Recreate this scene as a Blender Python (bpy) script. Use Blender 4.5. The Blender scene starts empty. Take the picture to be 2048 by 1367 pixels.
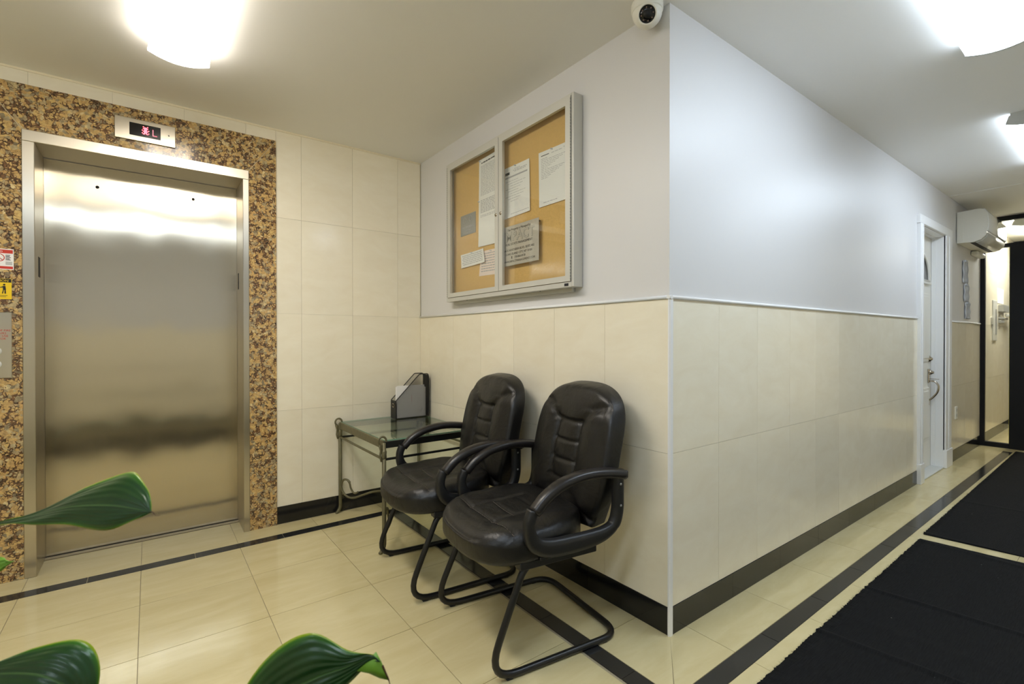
import bpy, bmesh, math, random
from mathutils import Vector, Matrix, noise
random.seed(7)
S = bpy.context.scene
COL = S.collection
PI = math.pi

# ------------------------------------------------------------------ camera
cam_d = bpy.data.cameras.new('camera')
cam = bpy.data.objects.new('camera', cam_d)
COL.objects.link(cam)
S.camera = cam
YAW, PITCH, ROLL = .6449, -.0059, -.0006
CAM_H = 1.15
fw = Vector((math.sin(YAW) * math.cos(PITCH), math.cos(YAW) * math.cos(PITCH), math.sin(PITCH)))
r0 = Vector((math.cos(YAW), -math.sin(YAW), 0))
u0 = r0.cross(fw)
rr = r0 * math.cos(ROLL) + u0 * math.sin(ROLL)
uu = -r0 * math.sin(ROLL) + u0 * math.cos(ROLL)
m = Matrix((rr, uu, -fw)).transposed().to_4x4()
m.translation = (0, 0, CAM_H)
cam.matrix_world = m
cam_d.sensor_width = 36
cam_d.lens = 963.87 / 2048 * 36
cam_d.clip_start = .02
cam_d.clip_end = 60
cam_d.dof.use_dof = True
cam_d.dof.focus_distance = 2.3
cam_d.dof.aperture_fstop = 5.0

# ------------------------------------------------------------------ world, exposure
w = bpy.data.worlds.new('world')
S.world = w
w.use_nodes = True
w.node_tree.nodes['Background'].inputs[0].default_value = (.8, .85, 1, 1)
w.node_tree.nodes['Background'].inputs[1].default_value = .15
S.view_settings.view_transform = 'Standard'
S.view_settings.look = 'None'
S.view_settings.gamma = 1
S.view_settings.exposure = .22
S.view_settings.use_curve_mapping = False
S.cycles.max_bounces = 10
S.cycles.diffuse_bounces = 6
S.cycles.glossy_bounces = 6
S.cycles.transparent_max_bounces = 16
S.cycles.use_denoising = True
S.cycles.sample_clamp_indirect = 6
S.cycles.caustics_reflective = False
S.cycles.caustics_refractive = False

WARM = (1.0, .935, .84)
COOL = (.74, .86, 1.0)
E_ALCOVE = 24
E_HALL = 16.5

# ------------------------------------------------------------------ materials
def srgb(r, g, b):
    f = lambda c: (c / 255 / 12.92) if c / 255 <= .04045 else ((c / 255 + .055) / 1.055) ** 2.4
    return (f(r), f(g), f(b), 1)

def mat(name, col, rough=.5, metal=0, spec=.5, bump=None, vary=None, coat=0, bumpdist=.002, **kw):
    """bump=(scale, strength), vary=(scale, amount)"""
    M = bpy.data.materials.new(name)
    M.use_nodes = True
    nt = M.node_tree
    b = nt.nodes['Principled BSDF']
    b.inputs['Base Color'].default_value = col
    b.inputs['Roughness'].default_value = rough
    b.inputs['Metallic'].default_value = metal
    b.inputs['Specular IOR Level'].default_value = spec
    b.inputs['Coat Weight'].default_value = coat
    tc = nt.nodes.new('ShaderNodeTexCoord')
    if bump:
        n = nt.nodes.new('ShaderNodeTexNoise')
        n.inputs['Scale'].default_value = bump[0]
        n.inputs['Detail'].default_value = 4
        bp = nt.nodes.new('ShaderNodeBump')
        bp.inputs['Strength'].default_value = bump[1]
        bp.inputs['Distance'].default_value = bumpdist
        nt.links.new(tc.outputs['Object'], n.inputs['Vector'])
        nt.links.new(n.outputs['Fac'], bp.inputs['Height'])
        nt.links.new(bp.outputs['Normal'], b.inputs['Normal'])
    if vary:
        n = nt.nodes.new('ShaderNodeTexNoise')
        n.inputs['Scale'].default_value = vary[0]
        n.inputs['Detail'].default_value = 5
        mx = nt.nodes.new('ShaderNodeMixRGB')
        a = vary[1]
        mx.inputs[1].default_value = tuple(c * (1 - a) for c in col[:3]) + (1,)
        mx.inputs[2].default_value = tuple(min(1, c * (1 + a)) for c in col[:3]) + (1,)
        nt.links.new(tc.outputs['Object'], n.inputs['Vector'])
        nt.links.new(n.outputs['Fac'], mx.inputs[0])
        nt.links.new(mx.outputs[0], b.inputs['Base Color'])
    return M

def emis(name, col, strength):
    M = bpy.data.materials.new(name)
    M.use_nodes = True
    nt = M.node_tree
    b = nt.nodes['Principled BSDF']
    b.inputs['Base Color'].default_value = (.8, .8, .8, 1)
    b.inputs['Emission Color'].default_value = (*col, 1)
    b.inputs['Emission Strength'].default_value = strength
    if strength > 6:     # diffusers give more light through their underside than through their sides
        g = nt.nodes.new('ShaderNodeNewGeometry')
        sx = nt.nodes.new('ShaderNodeSeparateXYZ')
        nt.links.new(g.outputs['Normal'], sx.inputs[0])
        ab = nt.nodes.new('ShaderNodeMath'); ab.operation = 'ABSOLUTE'
        nt.links.new(sx.outputs[2], ab.inputs[0])
        mr = nt.nodes.new('ShaderNodeMapRange')
        mr.inputs['From Min'].default_value = .3; mr.inputs['From Max'].default_value = .9
        mr.inputs['To Min'].default_value = strength * .42; mr.inputs['To Max'].default_value = strength
        nt.links.new(ab.outputs[0], mr.inputs[0])
        nt.links.new(mr.outputs[0], b.inputs['Emission Strength'])
    return M

def glass_mat(name, tint, refl=1.0):
    M = bpy.data.materials.new(name)
    M.use_nodes = True
    nt = M.node_tree
    nt.nodes.clear()
    o = nt.nodes.new('ShaderNodeOutputMaterial')
    mx = nt.nodes.new('ShaderNodeMixShader')
    t = nt.nodes.new('ShaderNodeBsdfTransparent')
    t.inputs[0].default_value = (*tint, 1)
    g = nt.nodes.new('ShaderNodeBsdfGlossy')
    g.inputs['Roughness'].default_value = .01
    g.inputs[0].default_value = (refl, refl, refl, 1)
    lw = nt.nodes.new('ShaderNodeLayerWeight')
    lw.inputs[0].default_value = .5
    pw = nt.nodes.new('ShaderNodeMath'); pw.operation = 'POWER'; pw.inputs[1].default_value = 5
    fr = nt.nodes.new('ShaderNodeMapRange')
    fr.inputs['To Min'].default_value = .04; fr.inputs['To Max'].default_value = 1
    nt.links.new(lw.outputs['Facing'], pw.inputs[0])
    nt.links.new(pw.outputs[0], fr.inputs[0])
    nt.links.new(fr.outputs[0], mx.inputs[0])
    nt.links.new(t.outputs[0], mx.inputs[1])
    nt.links.new(g.outputs[0], mx.inputs[2])
    nt.links.new(mx.outputs[0], o.inputs[0])
    return M

def tile_mat(name, col, col2, rough, streak=(1, 1, 1), bump=.0):
    """cream stone tile: cloudy, faint streaks, per-tile tone"""
    M = bpy.data.materials.new(name)
    M.use_nodes = True
    nt = M.node_tree
    L = nt.links.new
    b = nt.nodes['Principled BSDF']
    tc = nt.nodes.new('ShaderNodeTexCoord')
    oi = nt.nodes.new('ShaderNodeObjectInfo')
    mp = nt.nodes.new('ShaderNodeMapping')
    mp.inputs['Scale'].default_value = streak
    add = nt.nodes.new('ShaderNodeVectorMath')
    sc = nt.nodes.new('ShaderNodeMath'); sc.operation = 'MULTIPLY'; sc.inputs[1].default_value = 37
    L(oi.outputs['Random'], sc.inputs[0])
    L(tc.outputs['Object'], add.inputs[0])
    L(sc.outputs[0], add.inputs[1])
    L(add.outputs[0], mp.inputs[0])
    n = nt.nodes.new('ShaderNodeTexNoise')
    n.inputs['Scale'].default_value = 5
    n.inputs['Detail'].default_value = 7
    n.inputs['Roughness'].default_value = .6
    n.inputs['Distortion'].default_value = .6
    L(mp.outputs[0], n.inputs['Vector'])
    cr = nt.nodes.new('ShaderNodeValToRGB')
    cr.color_ramp.elements[0].position = .3
    cr.color_ramp.elements[0].color = col
    cr.color_ramp.elements[1].position = .7
    cr.color_ramp.elements[1].color = col2
    L(n.outputs['Fac'], cr.inputs[0])
    hs = nt.nodes.new('ShaderNodeHueSaturation')
    mr = nt.nodes.new('ShaderNodeMapRange')
    mr.inputs['To Min'].default_value = .965
    mr.inputs['To Max'].default_value = 1.02
    L(oi.outputs['Random'], mr.inputs[0])
    L(mr.outputs[0], hs.inputs['Value'])
    L(cr.outputs[0], hs.inputs['Color'])
    L(hs.outputs[0], b.inputs['Base Color'])
    b.inputs['Roughness'].default_value = rough
    return M

def granite_mat():
    M = bpy.data.materials.new('granite')
    M.use_nodes = True
    nt = M.node_tree
    L = nt.links.new
    b = nt.nodes['Principled BSDF']
    b.inputs['Roughness'].default_value = .12
    tc = nt.nodes.new('ShaderNodeTexCoord')
    n0 = nt.nodes.new('ShaderNodeTexNoise'); n0.inputs['Scale'].default_value = 28; n0.inputs['Detail'].default_value = 3
    L(tc.outputs['Object'], n0.inputs['Vector'])
    sb = nt.nodes.new('ShaderNodeVectorMath'); sb.operation = 'SUBTRACT'; sb.inputs[1].default_value = (.5, .5, .5)
    L(n0.outputs['Color'], sb.inputs[0])
    ml = nt.nodes.new('ShaderNodeVectorMath'); ml.operation = 'SCALE'; ml.inputs['Scale'].default_value = .035
    L(sb.outputs[0], ml.inputs[0])
    ad = nt.nodes.new('ShaderNodeVectorMath')
    L(tc.outputs['Object'], ad.inputs[0]); L(ml.outputs[0], ad.inputs[1])
    v = nt.nodes.new('ShaderNodeTexVoronoi'); v.feature = 'DISTANCE_TO_EDGE'; v.inputs['Scale'].default_value = 68
    L(ad.outputs[0], v.inputs['Vector'])
    vc = nt.nodes.new('ShaderNodeTexVoronoi'); vc.inputs['Scale'].default_value = 68
    L(ad.outputs[0], vc.inputs['Vector'])
    # crystal colour
    cc = nt.nodes.new('ShaderNodeValToRGB')
    e = cc.color_ramp.elements
    e[0].position = 0; e[0].color = srgb(172, 138, 88)
    e[1].position = 1; e[1].color = srgb(214, 190, 140)
    for p, c in ((.3, srgb(200, 168, 108)), (.55, srgb(190, 152, 96)), (.72, srgb(176, 160, 124)), (.82, srgb(120, 106, 84))):
        x = e.new(p); x.color = c
    sx = nt.nodes.new('ShaderNodeSeparateColor')
    L(vc.outputs['Color'], sx.inputs[0]); L(sx.outputs[0], cc.inputs[0])
    # fine mottling
    n1 = nt.nodes.new('ShaderNodeTexNoise'); n1.inputs['Scale'].default_value = 120; n1.inputs['Detail'].default_value = 5
    L(tc.outputs['Object'], n1.inputs['Vector'])
    mm = nt.nodes.new('ShaderNodeMixRGB'); mm.blend_type = 'OVERLAY'; mm.inputs[0].default_value = .7
    L(cc.outputs[0], mm.inputs[1]); L(n1.outputs['Fac'], mm.inputs[2])
    # dark matrix between the crystals
    n2 = nt.nodes.new('ShaderNodeTexNoise'); n2.inputs['Scale'].default_value = 38; n2.inputs['Detail'].default_value = 4
    L(tc.outputs['Object'], n2.inputs['Vector'])
    th = nt.nodes.new('ShaderNodeMapRange'); th.inputs['From Min'].default_value = .42; th.inputs['From Max'].default_value = .68
    th.inputs['To Min'].default_value = -.02; th.inputs['To Max'].default_value = .30
    L(n2.outputs['Fac'], th.inputs[0])
    lt = nt.nodes.new('ShaderNodeMath'); lt.operation = 'SUBTRACT'
    L(th.outputs[0], lt.inputs[0]); L(v.outputs['Distance'], lt.inputs[1])
    mr = nt.nodes.new('ShaderNodeMapRange'); mr.inputs['From Min'].default_value = -.02; mr.inputs['From Max'].default_value = .03
    L(lt.outputs[0], mr.inputs[0])
    dk = nt.nodes.new('ShaderNodeValToRGB')
    dk.color_ramp.elements[0].position = .35; dk.color_ramp.elements[0].color = srgb(52, 44, 36)
    dk.color_ramp.elements[1].position = .65; dk.color_ramp.elements[1].color = srgb(126, 92, 62)
    L(n1.outputs['Fac'], dk.inputs[0])
    fin = nt.nodes.new('ShaderNodeMixRGB')
    L(mr.outputs[0], fin.inputs[0]); L(mm.outputs[0], fin.inputs[1]); L(dk.outputs[0], fin.inputs[2])
    L(fin.outputs[0], b.inputs['Base Color'])
    return M

def steel_mat(name, col, rough=.22, aniso=.85, wave=.0, grain='z'):
    M = bpy.data.materials.new(name)
    M.use_nodes = True
    nt = M.node_tree
    L = nt.links.new
    b = nt.nodes['Principled BSDF']
    b.inputs['Base Color'].default_value = col
    b.inputs['Metallic'].default_value = 1
    b.inputs['Roughness'].default_value = rough
    b.inputs['Anisotropic'].default_value = aniso
    b.inputs['Anisotropic Rotation'].default_value = 0 if grain == 'z' else .25
    tg = nt.nodes.new('ShaderNodeTangent'); tg.direction_type = 'UV_MAP'; tg.uv_map = 'UVMap'
    L(tg.outputs[0], b.inputs['Tangent'])
    tc = nt.nodes.new('ShaderNodeTexCoord')
    mp = nt.nodes.new('ShaderNodeMapping')
    mp.inputs['Scale'].default_value = (500, 500, 3) if grain == 'z' else (3, 3, 500)
    L(tc.outputs['Object'], mp.inputs[0])
    n = nt.nodes.new('ShaderNodeTexNoise'); n.inputs['Scale'].default_value = 1; n.inputs['Detail'].default_value = 2
    L(mp.outputs[0], n.inputs['Vector'])
    mr = nt.nodes.new('ShaderNodeMapRange'); mr.inputs['To Min'].default_value = rough * .85; mr.inputs['To Max'].default_value = rough * 1.15
    L(n.outputs['Fac'], mr.inputs[0]); L(mr.outputs[0], b.inputs['Roughness'])
    if wave:
        mp2 = nt.nodes.new('ShaderNodeMapping'); mp2.inputs['Scale'].default_value = (3.2, 3.2, 2.0)
        L(tc.outputs['Object'], mp2.inputs[0])
        n2 = nt.nodes.new('ShaderNodeTexNoise'); n2.inputs['Scale'].default_value = 1.3; n2.inputs['Detail'].default_value = 1
        L(mp2.outputs[0], n2.inputs['Vector'])
        b2 = nt.nodes.new('ShaderNodeBump'); b2.inputs['Strength'].default_value = 1; b2.inputs['Distance'].default_value = wave
        L(n2.outputs['Fac'], b2.inputs['Height'])
        L(b2.outputs['Normal'], b.inputs['Normal'])
    return M

def mat_cloth():
    """black runner cloth with pale lint specks"""
    M = mat('mat_cloth', srgb(24, 24, 25), .95, spec=.15)
    nt = M.node_tree
    L = nt.links.new
    b = nt.nodes['Principled BSDF']
    tc = nt.nodes.new('ShaderNodeTexCoord')
    mp = nt.nodes.new('ShaderNodeMapping'); mp.inputs['Scale'].default_value = (20, 260, 20)
    L(tc.outputs['Object'], mp.inputs[0])
    n = nt.nodes.new('ShaderNodeTexNoise'); n.inputs['Scale'].default_value = 1; n.inputs['Detail'].default_value = 3
    L(mp.outputs[0], n.inputs['Vector'])
    cr = nt.nodes.new('ShaderNodeValToRGB')
    cr.color_ramp.elements[0].position = .3; cr.color_ramp.elements[0].color = srgb(14, 14, 15)
    cr.color_ramp.elements[1].position = .75; cr.color_ramp.elements[1].color = srgb(27, 28, 29)
    L(n.outputs['Fac'], cr.inputs[0])
    v = nt.nodes.new('ShaderNodeTexVoronoi'); v.inputs['Scale'].default_value = 16
    L(tc.outputs['Object'], v.inputs['Vector'])
    lt = nt.nodes.new('ShaderNodeMath'); lt.operation = 'LESS_THAN'; lt.inputs[1].default_value = .035
    L(v.outputs['Distance'], lt.inputs[0])
    sx = nt.nodes.new('ShaderNodeSeparateColor'); L(v.outputs['Color'], sx.inputs[0])
    gt = nt.nodes.new('ShaderNodeMath'); gt.operation = 'GREATER_THAN'; gt.inputs[1].default_value = .8
    L(sx.outputs[0], gt.inputs[0])
    mu = nt.nodes.new('ShaderNodeMath'); mu.operation = 'MULTIPLY'
    L(lt.outputs[0], mu.inputs[0]); L(gt.outputs[0], mu.inputs[1])
    mx = nt.nodes.new('ShaderNodeMixRGB'); mx.inputs[2].default_value = srgb(120, 120, 118)
    L(mu.outputs[0], mx.inputs[0]); L(cr.outputs[0], mx.inputs[1])
    L(mx.outputs[0], b.inputs['Base Color'])
    bp = nt.nodes.new('ShaderNodeBump'); bp.inputs['Strength'].default_value = .5; bp.inputs['Distance'].default_value = .003
    L(n.outputs['Fac'], bp.inputs['Height']); L(bp.outputs['Normal'], b.inputs['Normal'])
    return M

def leaf_mat():
    """glossy dark green leaf; the yellow rim and ribs follow the leaf's own UV"""
    M = bpy.data.materials.new('leaf')
    M.use_nodes = True
    nt = M.node_tree
    L = nt.links.new
    b = nt.nodes['Principled BSDF']
    b.inputs['Roughness'].default_value = .32
    b.inputs['Specular IOR Level'].default_value = .4
    tc = nt.nodes.new('ShaderNodeTexCoord')
    sp = nt.nodes.new('ShaderNodeSeparateXYZ')
    L(tc.outputs['UV'], sp.inputs[0])
    # |v| : 0 at the midrib, 1 at the rim
    cr = nt.nodes.new('ShaderNodeValToRGB')
    e = cr.color_ramp.elements
    e[0].position = 0; e[0].color = srgb(70, 104, 52)
    e[1].position = 1; e[1].color = srgb(150, 168, 20)
    for p, c in ((.05, srgb(26, 60, 24)), (.8, srgb(24, 66, 22)), (.93, srgb(50, 104, 18))):
        x = e.new(p); x.color = c
    L(sp.outputs['Y'], cr.inputs[0])
    n = nt.nodes.new('ShaderNodeTexNoise'); n.inputs['Scale'].default_value = 9; n.inputs['Detail'].default_value = 4
    L(tc.outputs['Object'], n.inputs['Vector'])
    mx = nt.nodes.new('ShaderNodeMixRGB'); mx.blend_type = 'MULTIPLY'; mx.inputs[0].default_value = .5
    L(cr.outputs[0], mx.inputs[1]); L(n.outputs['Fac'], mx.inputs[2])
    L(mx.outputs[0], b.inputs['Base Color'])
    # long ribs running with the blade
    wv = nt.nodes.new('ShaderNodeMath'); wv.operation = 'SINE'
    ml = nt.nodes.new('ShaderNodeMath'); ml.operation = 'MULTIPLY'; ml.inputs[1].default_value = 34
    L(sp.outputs['Y'], ml.inputs[0]); L(ml.outputs[0], wv.inputs[0])
    bp = nt.nodes.new('ShaderNodeBump'); bp.inputs['Strength'].default_value = .22; bp.inputs['Distance'].default_value = .002
    L(wv.outputs[0], bp.inputs['Height']); L(bp.outputs['Normal'], b.inputs['Normal'])
    b.inputs['Transmission Weight'].default_value = 0
    b.inputs['Subsurface Weight'].default_value = 0
    return M

def cork_mat():
    M = mat('cork', srgb(218, 178, 112), .9, spec=.2, bump=(300, .3), vary=(140, .14))
    return M

def leather_mat():
    M = mat('leather', srgb(14, 13, 13), .36, spec=.5)
    nt = M.node_tree; L = nt.links.new
    b = nt.nodes['Principled BSDF']
    tc = nt.nodes.new('ShaderNodeTexCoord')
    v = nt.nodes.new('ShaderNodeTexVoronoi'); v.inputs['Scale'].default_value = 420
    L(tc.outputs['Object'], v.inputs['Vector'])
    n = nt.nodes.new('ShaderNodeTexNoise'); n.inputs['Scale'].default_value = 14; n.inputs['Detail'].default_value = 5; n.inputs['Distortion'].default_value = 1.2
    L(tc.outputs['Object'], n.inputs['Vector'])
    b1 = nt.nodes.new('ShaderNodeBump'); b1.inputs['Strength'].default_value = .25; b1.inputs['Distance'].default_value = .0008
    L(v.outputs['Distance'], b1.inputs['Height'])
    b2 = nt.nodes.new('ShaderNodeBump'); b2.inputs['Strength'].default_value = .5; b2.inputs['Distance'].default_value = .006
    L(n.outputs['Fac'], b2.inputs['Height']); L(b1.outputs['Normal'], b2.inputs['Normal'])
    L(b2.outputs['Normal'], b.inputs['Normal'])
    mr = nt.nodes.new('ShaderNodeMapRange'); mr.inputs['To Min'].default_value = .30; mr.inputs['To Max'].default_value = .48
    L(n.outputs['Fac'], mr.inputs[0]); L(mr.outputs[0], b.inputs['Roughness'])
    return M

MT = dict(
    paint=mat('white_paint', srgb(216, 215, 215), .42, bump=(9, .12), bumpdist=.004),
    ceil=mat('ceiling_paint', srgb(238, 237, 234), .55, bump=(6, .1), bumpdist=.004),
    grout=mat('grout', srgb(158, 146, 118), .8),
    wgrout=mat('wall_grout', srgb(216, 208, 184), .7),
    wtile=tile_mat('wall_tile', srgb(236, 227, 204), srgb(242, 235, 215), .16, (1, 1, 2.2)),
    ftile=tile_mat('floor_tile', srgb(201, 186, 140), srgb(212, 199, 155), .10, (.7, 3, 1)),
    blk=tile_mat('black_tile', srgb(20, 20, 20), srgb(33, 33, 33), .13),
    blkf=tile_mat('black_floor_tile', srgb(32, 32, 32), srgb(48, 48, 48), .13),
    white_trim=mat('white_trim', srgb(236, 236, 236), .35),
    granite=granite_mat(),
    grline=mat('joint', srgb(196, 176, 140), .6),
    bead=mat('cream_bead', srgb(232, 222, 194), .5),
    steel=steel_mat('brushed_steel', srgb(200, 192, 176), .3, .8),
    steel_door=steel_mat('door_steel', srgb(202, 192, 172), .2, 1.0, wave=.004),
    alu=mat('aluminium', srgb(206, 205, 198), .42, .25),
    alu2=mat('aluminium_case', srgb(204, 203, 196), .42, .25),
    dark=mat('dark_gap', srgb(12, 12, 12), .6),
    cork=cork_mat(),
    paper=mat('paper', srgb(240, 238, 236), .8),
    pink=mat('pale_pink_paper', srgb(240, 222, 214), .8),
    ink=mat('grey_ink', srgb(176, 174, 178), .8),
    inkd=mat('black_ink', srgb(30, 30, 32), .7),
    plaque=mat('plaque_metal', srgb(196, 190, 180), .35, .25),
    plaque2=mat('grey_plaque', srgb(150, 150, 146), .5, .3),
    glass=glass_mat('case_glass', (.97, .98, .97)),
    tglass=glass_mat('table_glass', (.86, .93, .88)),
    pglass=glass_mat('partition_glass', (.93, .95, .95)),
    gedge=mat('glass_edge', srgb(128, 168, 140), .1),
    yedge=mat('glass_edge_yellow', srgb(200, 196, 70), .3),
    leather=leather_mat(),
    stitch=mat('stitch_thread', srgb(120, 110, 98), .8),
    plastic=mat('black_plastic', srgb(24, 24, 25), .42, bump=(900, .2), bumpdist=.0005),
    pad=mat('arm_pad', srgb(26, 23, 23), .33),
    tube=mat('black_tube', srgb(14, 14, 15), .35),
    bronze=mat('green_bronze', srgb(106, 100, 72), .5, .25, bump=(60, .5), bumpdist=.003, vary=(30, .3)),
    iron=mat('black_iron', srgb(22, 22, 18), .5),
    wire=mat('black_wire', srgb(20, 19, 18), .5),
    frame_blk=mat('black_frame', srgb(12, 13, 18), .55, spec=.3),
    white_pl=mat('white_plastic', srgb(232, 230, 220), .3),
    ac_front=mat('ac_front', srgb(236, 236, 232), .08, coat=.5),
    ac_grey=mat('ac_louver', srgb(190, 188, 178), .35),
    lens=mat('camera_black', srgb(10, 10, 12), .08),
    led=mat('camera_led', srgb(120, 100, 90), .2),
    door=mat('door_paint', srgb(232, 230, 222), .3),
    chrome=mat('satin_nickel', srgb(190, 180, 165), .2, 1),
    cloth=mat_cloth(),
    red=mat('red_print', srgb(200, 52, 34), .6),
    yellow=mat('yellow_print', srgb(238, 200, 24), .6),
    pot=mat('dark_pot', srgb(50, 40, 34), .5, bump=(30, .2)),
    soil=mat('soil', srgb(50, 38, 28), .95, bump=(90, 1)),
    leaf=leaf_mat(),
    stem=mat('stem', srgb(52, 84, 36), .45),
    under=mat('leaf_underside', srgb(96, 140, 34), .5),
    dead=mat('dead_tip', srgb(66, 40, 20), .8),
    lamp_end=mat('lamp_end', srgb(206, 208, 206), .5),
    warm=emis('warm_lens', WARM, E_ALCOVE),
    cool=emis('cool_lens', COOL, E_HALL),
    vestlamp=emis('vestibule_lens', (1, .95, .82), 34),
    led_red=emis('red_led', (1, .01, .06), 4.0),
    foil=mat('clear_sleeve', srgb(206, 212, 226), .12, bump=(14, .8), bumpdist=.01, spec=.8),
    vest=mat('vestibule_paint', srgb(236, 228, 200), .35),
)

# ------------------------------------------------------------------ mesh helpers
class MB:
    def __init__(self):
        self.v = []; self.f = []; self.uv = None; self.sm = []
    def add(self, vs, fs, smooth=False):
        o = len(self.v)
        self.v += [tuple(p) for p in vs]
        self.f += [tuple(i + o for i in f) for f in fs]
        self.sm += [smooth] * len(fs)
        return self
    def box(self, x0, x1, y0, y1, z0, z1, bv=0):
        if x0 > x1: x0, x1 = x1, x0
        if y0 > y1: y0, y1 = y1, y0
        if z0 > z1: z0, z1 = z1, z0
        if bv:
            bm = bmesh.new()
            bmesh.ops.create_cube(bm, size=1)
            for p in bm.verts:
                p.co = Vector((x0 + (p.co.x + .5) * (x1 - x0), y0 + (p.co.y + .5) * (y1 - y0), z0 + (p.co.z + .5) * (z1 - z0)))
            bv = min(bv, (x1 - x0) * .45, (y1 - y0) * .45, (z1 - z0) * .45)
            bmesh.ops.bevel(bm, geom=bm.edges[:], offset=bv, segments=2 if bv > .003 else 1, profile=.5, affect='EDGES')
            bm.verts.index_update()
            self.add([p.co[:] for p in bm.verts], [[q.index for q in f.verts] for f in bm.faces])
            bm.free()
            return self
        vs = [(x, y, z) for x in (x0, x1) for y in (y0, y1) for z in (z0, z1)]
        fs = [(0, 1, 3, 2), (4, 6, 7, 5), (0, 4, 5, 1), (2, 3, 7, 6), (0, 2, 6, 4), (1, 5, 7, 3)]
        return self.add(vs, fs)
    def prism(self, prof, axis, a0, a1, smooth=False):
        """closed 2D profile extruded on an axis (0,1,2)"""
        n = len(prof)
        def P(p, a):
            q = list(p); q.insert(axis, a); return tuple(q)
        vs = [P(p, a0) for p in prof] + [P(p, a1) for p in prof]
        fs = [(i, (i + 1) % n, n + (i + 1) % n, n + i) for i in range(n)]
        self.add(vs, fs, smooth)
        o = len(self.v) - 2 * n
        self.f += [tuple(range(o, o + n))[::-1], tuple(range(o + n, o + 2 * n))]
        self.sm += [False, False]
        return self
    def sweep(self, pts, sec, closed=False, up=None, smooth=True, caps=True):
        """pts: Vectors; sec(i)-> list of (a,b): a along side normal, b along binormal"""
        pts = [Vector(p) for p in pts]
        n = len(pts)
        T = []
        for i in range(n):
            a = pts[(i - 1) % n] if (closed or i > 0) else pts[0]
            b = pts[(i + 1) % n] if (closed or i < n - 1) else pts[-1]
            t = (b - a)
            T.append(t.normalized() if t.length > 1e-9 else (T[-1] if T else Vector((0, 0, 1))))
        rings = []
        N = None
        for i in range(n):
            t = T[i]
            if up is not None:
                B = Vector(up); B = (B - t * B.dot(t)).normalized(); N = B.cross(t)
            else:
                if N is None:
                    h = Vector((0, 0, 1)) if abs(t.z) < .9 else Vector((1, 0, 0))
                    N = (h - t * h.dot(t)).normalized()
                else:
                    N = (N - t * N.dot(t)).normalized()
                B = t.cross(N)
            rings.append([pts[i] + N * a + B * b for a, b in sec(i)])
        k = len(rings[0])
        vs = [p for r in rings for p in r]
        fs = []
        for i in range(n if closed else n - 1):
            j = (i + 1) % n
            for q in range(k):
                fs.append((i * k + q, i * k + (q + 1) % k, j * k + (q + 1) % k, j * k + q))
        self.add(vs, fs, smooth)
        if caps and not closed:
            o = len(self.v) - n * k
            self.f += [tuple(range(o, o + k))[::-1], tuple(range(o + (n - 1) * k, o + n * k))]
            self.sm += [False, False]
        return self
    def tube(self, pts, r, seg=12, closed=False):
        rf = r if callable(r) else (lambda i: r)
        return self.sweep(pts, lambda i: [(rf(i) * math.cos(2 * PI * q / seg), rf(i) * math.sin(2 * PI * q / seg)) for q in range(seg)], closed)
    def lathe(self, prof, seg=32, M=None, smooth=True):
        """prof [(r,z)] about z, then matrix M"""
        vs = []; k = len(prof)
        for s in range(seg):
            a = 2 * PI * s / seg
            for r, z in prof:
                p = Vector((r * math.cos(a), r * math.sin(a), z))
                vs.append((M @ p) if M else p)
        fs = []
        for s in range(seg):
            t = (s + 1) % seg
            for i in range(k - 1):
                fs.append((s * k + i, t * k + i, t * k + i + 1, s * k + i + 1))
        return self.add(vs, fs, smooth)
    def mesh(self, name):
        me = bpy.data.meshes.new(name)
        me.from_pydata(self.v, [], self.f)
        me.polygons.foreach_set('use_smooth', self.sm)
        if self.uv is None:
            self.uv = [(p[0] + p[1], p[2]) for p in self.v]
        if self.uv:
            l = me.uv_layers.new(name='UVMap')
            for lp in me.loops:
                l.data[lp.index].uv = self.uv[lp.vertex_index]
        bm = bmesh.new(); bm.from_mesh(me)
        bmesh.ops.recalc_face_normals(bm, faces=bm.faces[:])
        bm.to_mesh(me); bm.free()
        return me

def obj(name, mb, material, parent=None, label=None, world=True, me=None, kind=None):
    """one mesh object. world=True: coordinates are world coordinates, also under a parent Empty"""
    me = me or mb.mesh(name)
    if not me.materials:
        me.materials.append(material)
    o = bpy.data.objects.new(name, me)
    COL.objects.link(o)
    if parent is not None:
        o.parent = parent
        if world:
            q = parent; off = Vector((0, 0, 0))
            while q is not None:
                off += q.location; q = q.parent
            o.location = -off
    if label: o['label'] = label
    if kind: o['kind'] = kind
    return o

def thing(name, label, cat, loc=(0, 0, 0), rz=0, group=None, kind=None):
    o = bpy.data.objects.new(name, None)
    COL.objects.link(o)
    o.location = loc; o.rotation_euler = (0, 0, rz)
    o.empty_display_size = .05
    return tag(o, label, cat, group, kind)

def tag(o, label, cat, group=None, kind=None):
    o['label'] = label; o['category'] = cat
    if group: o['group'] = group
    if kind: o['kind'] = kind
    return o

def struct(name, mb, material, label, cat):
    return tag(obj(name, mb, material), label, cat, kind='structure')

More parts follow.
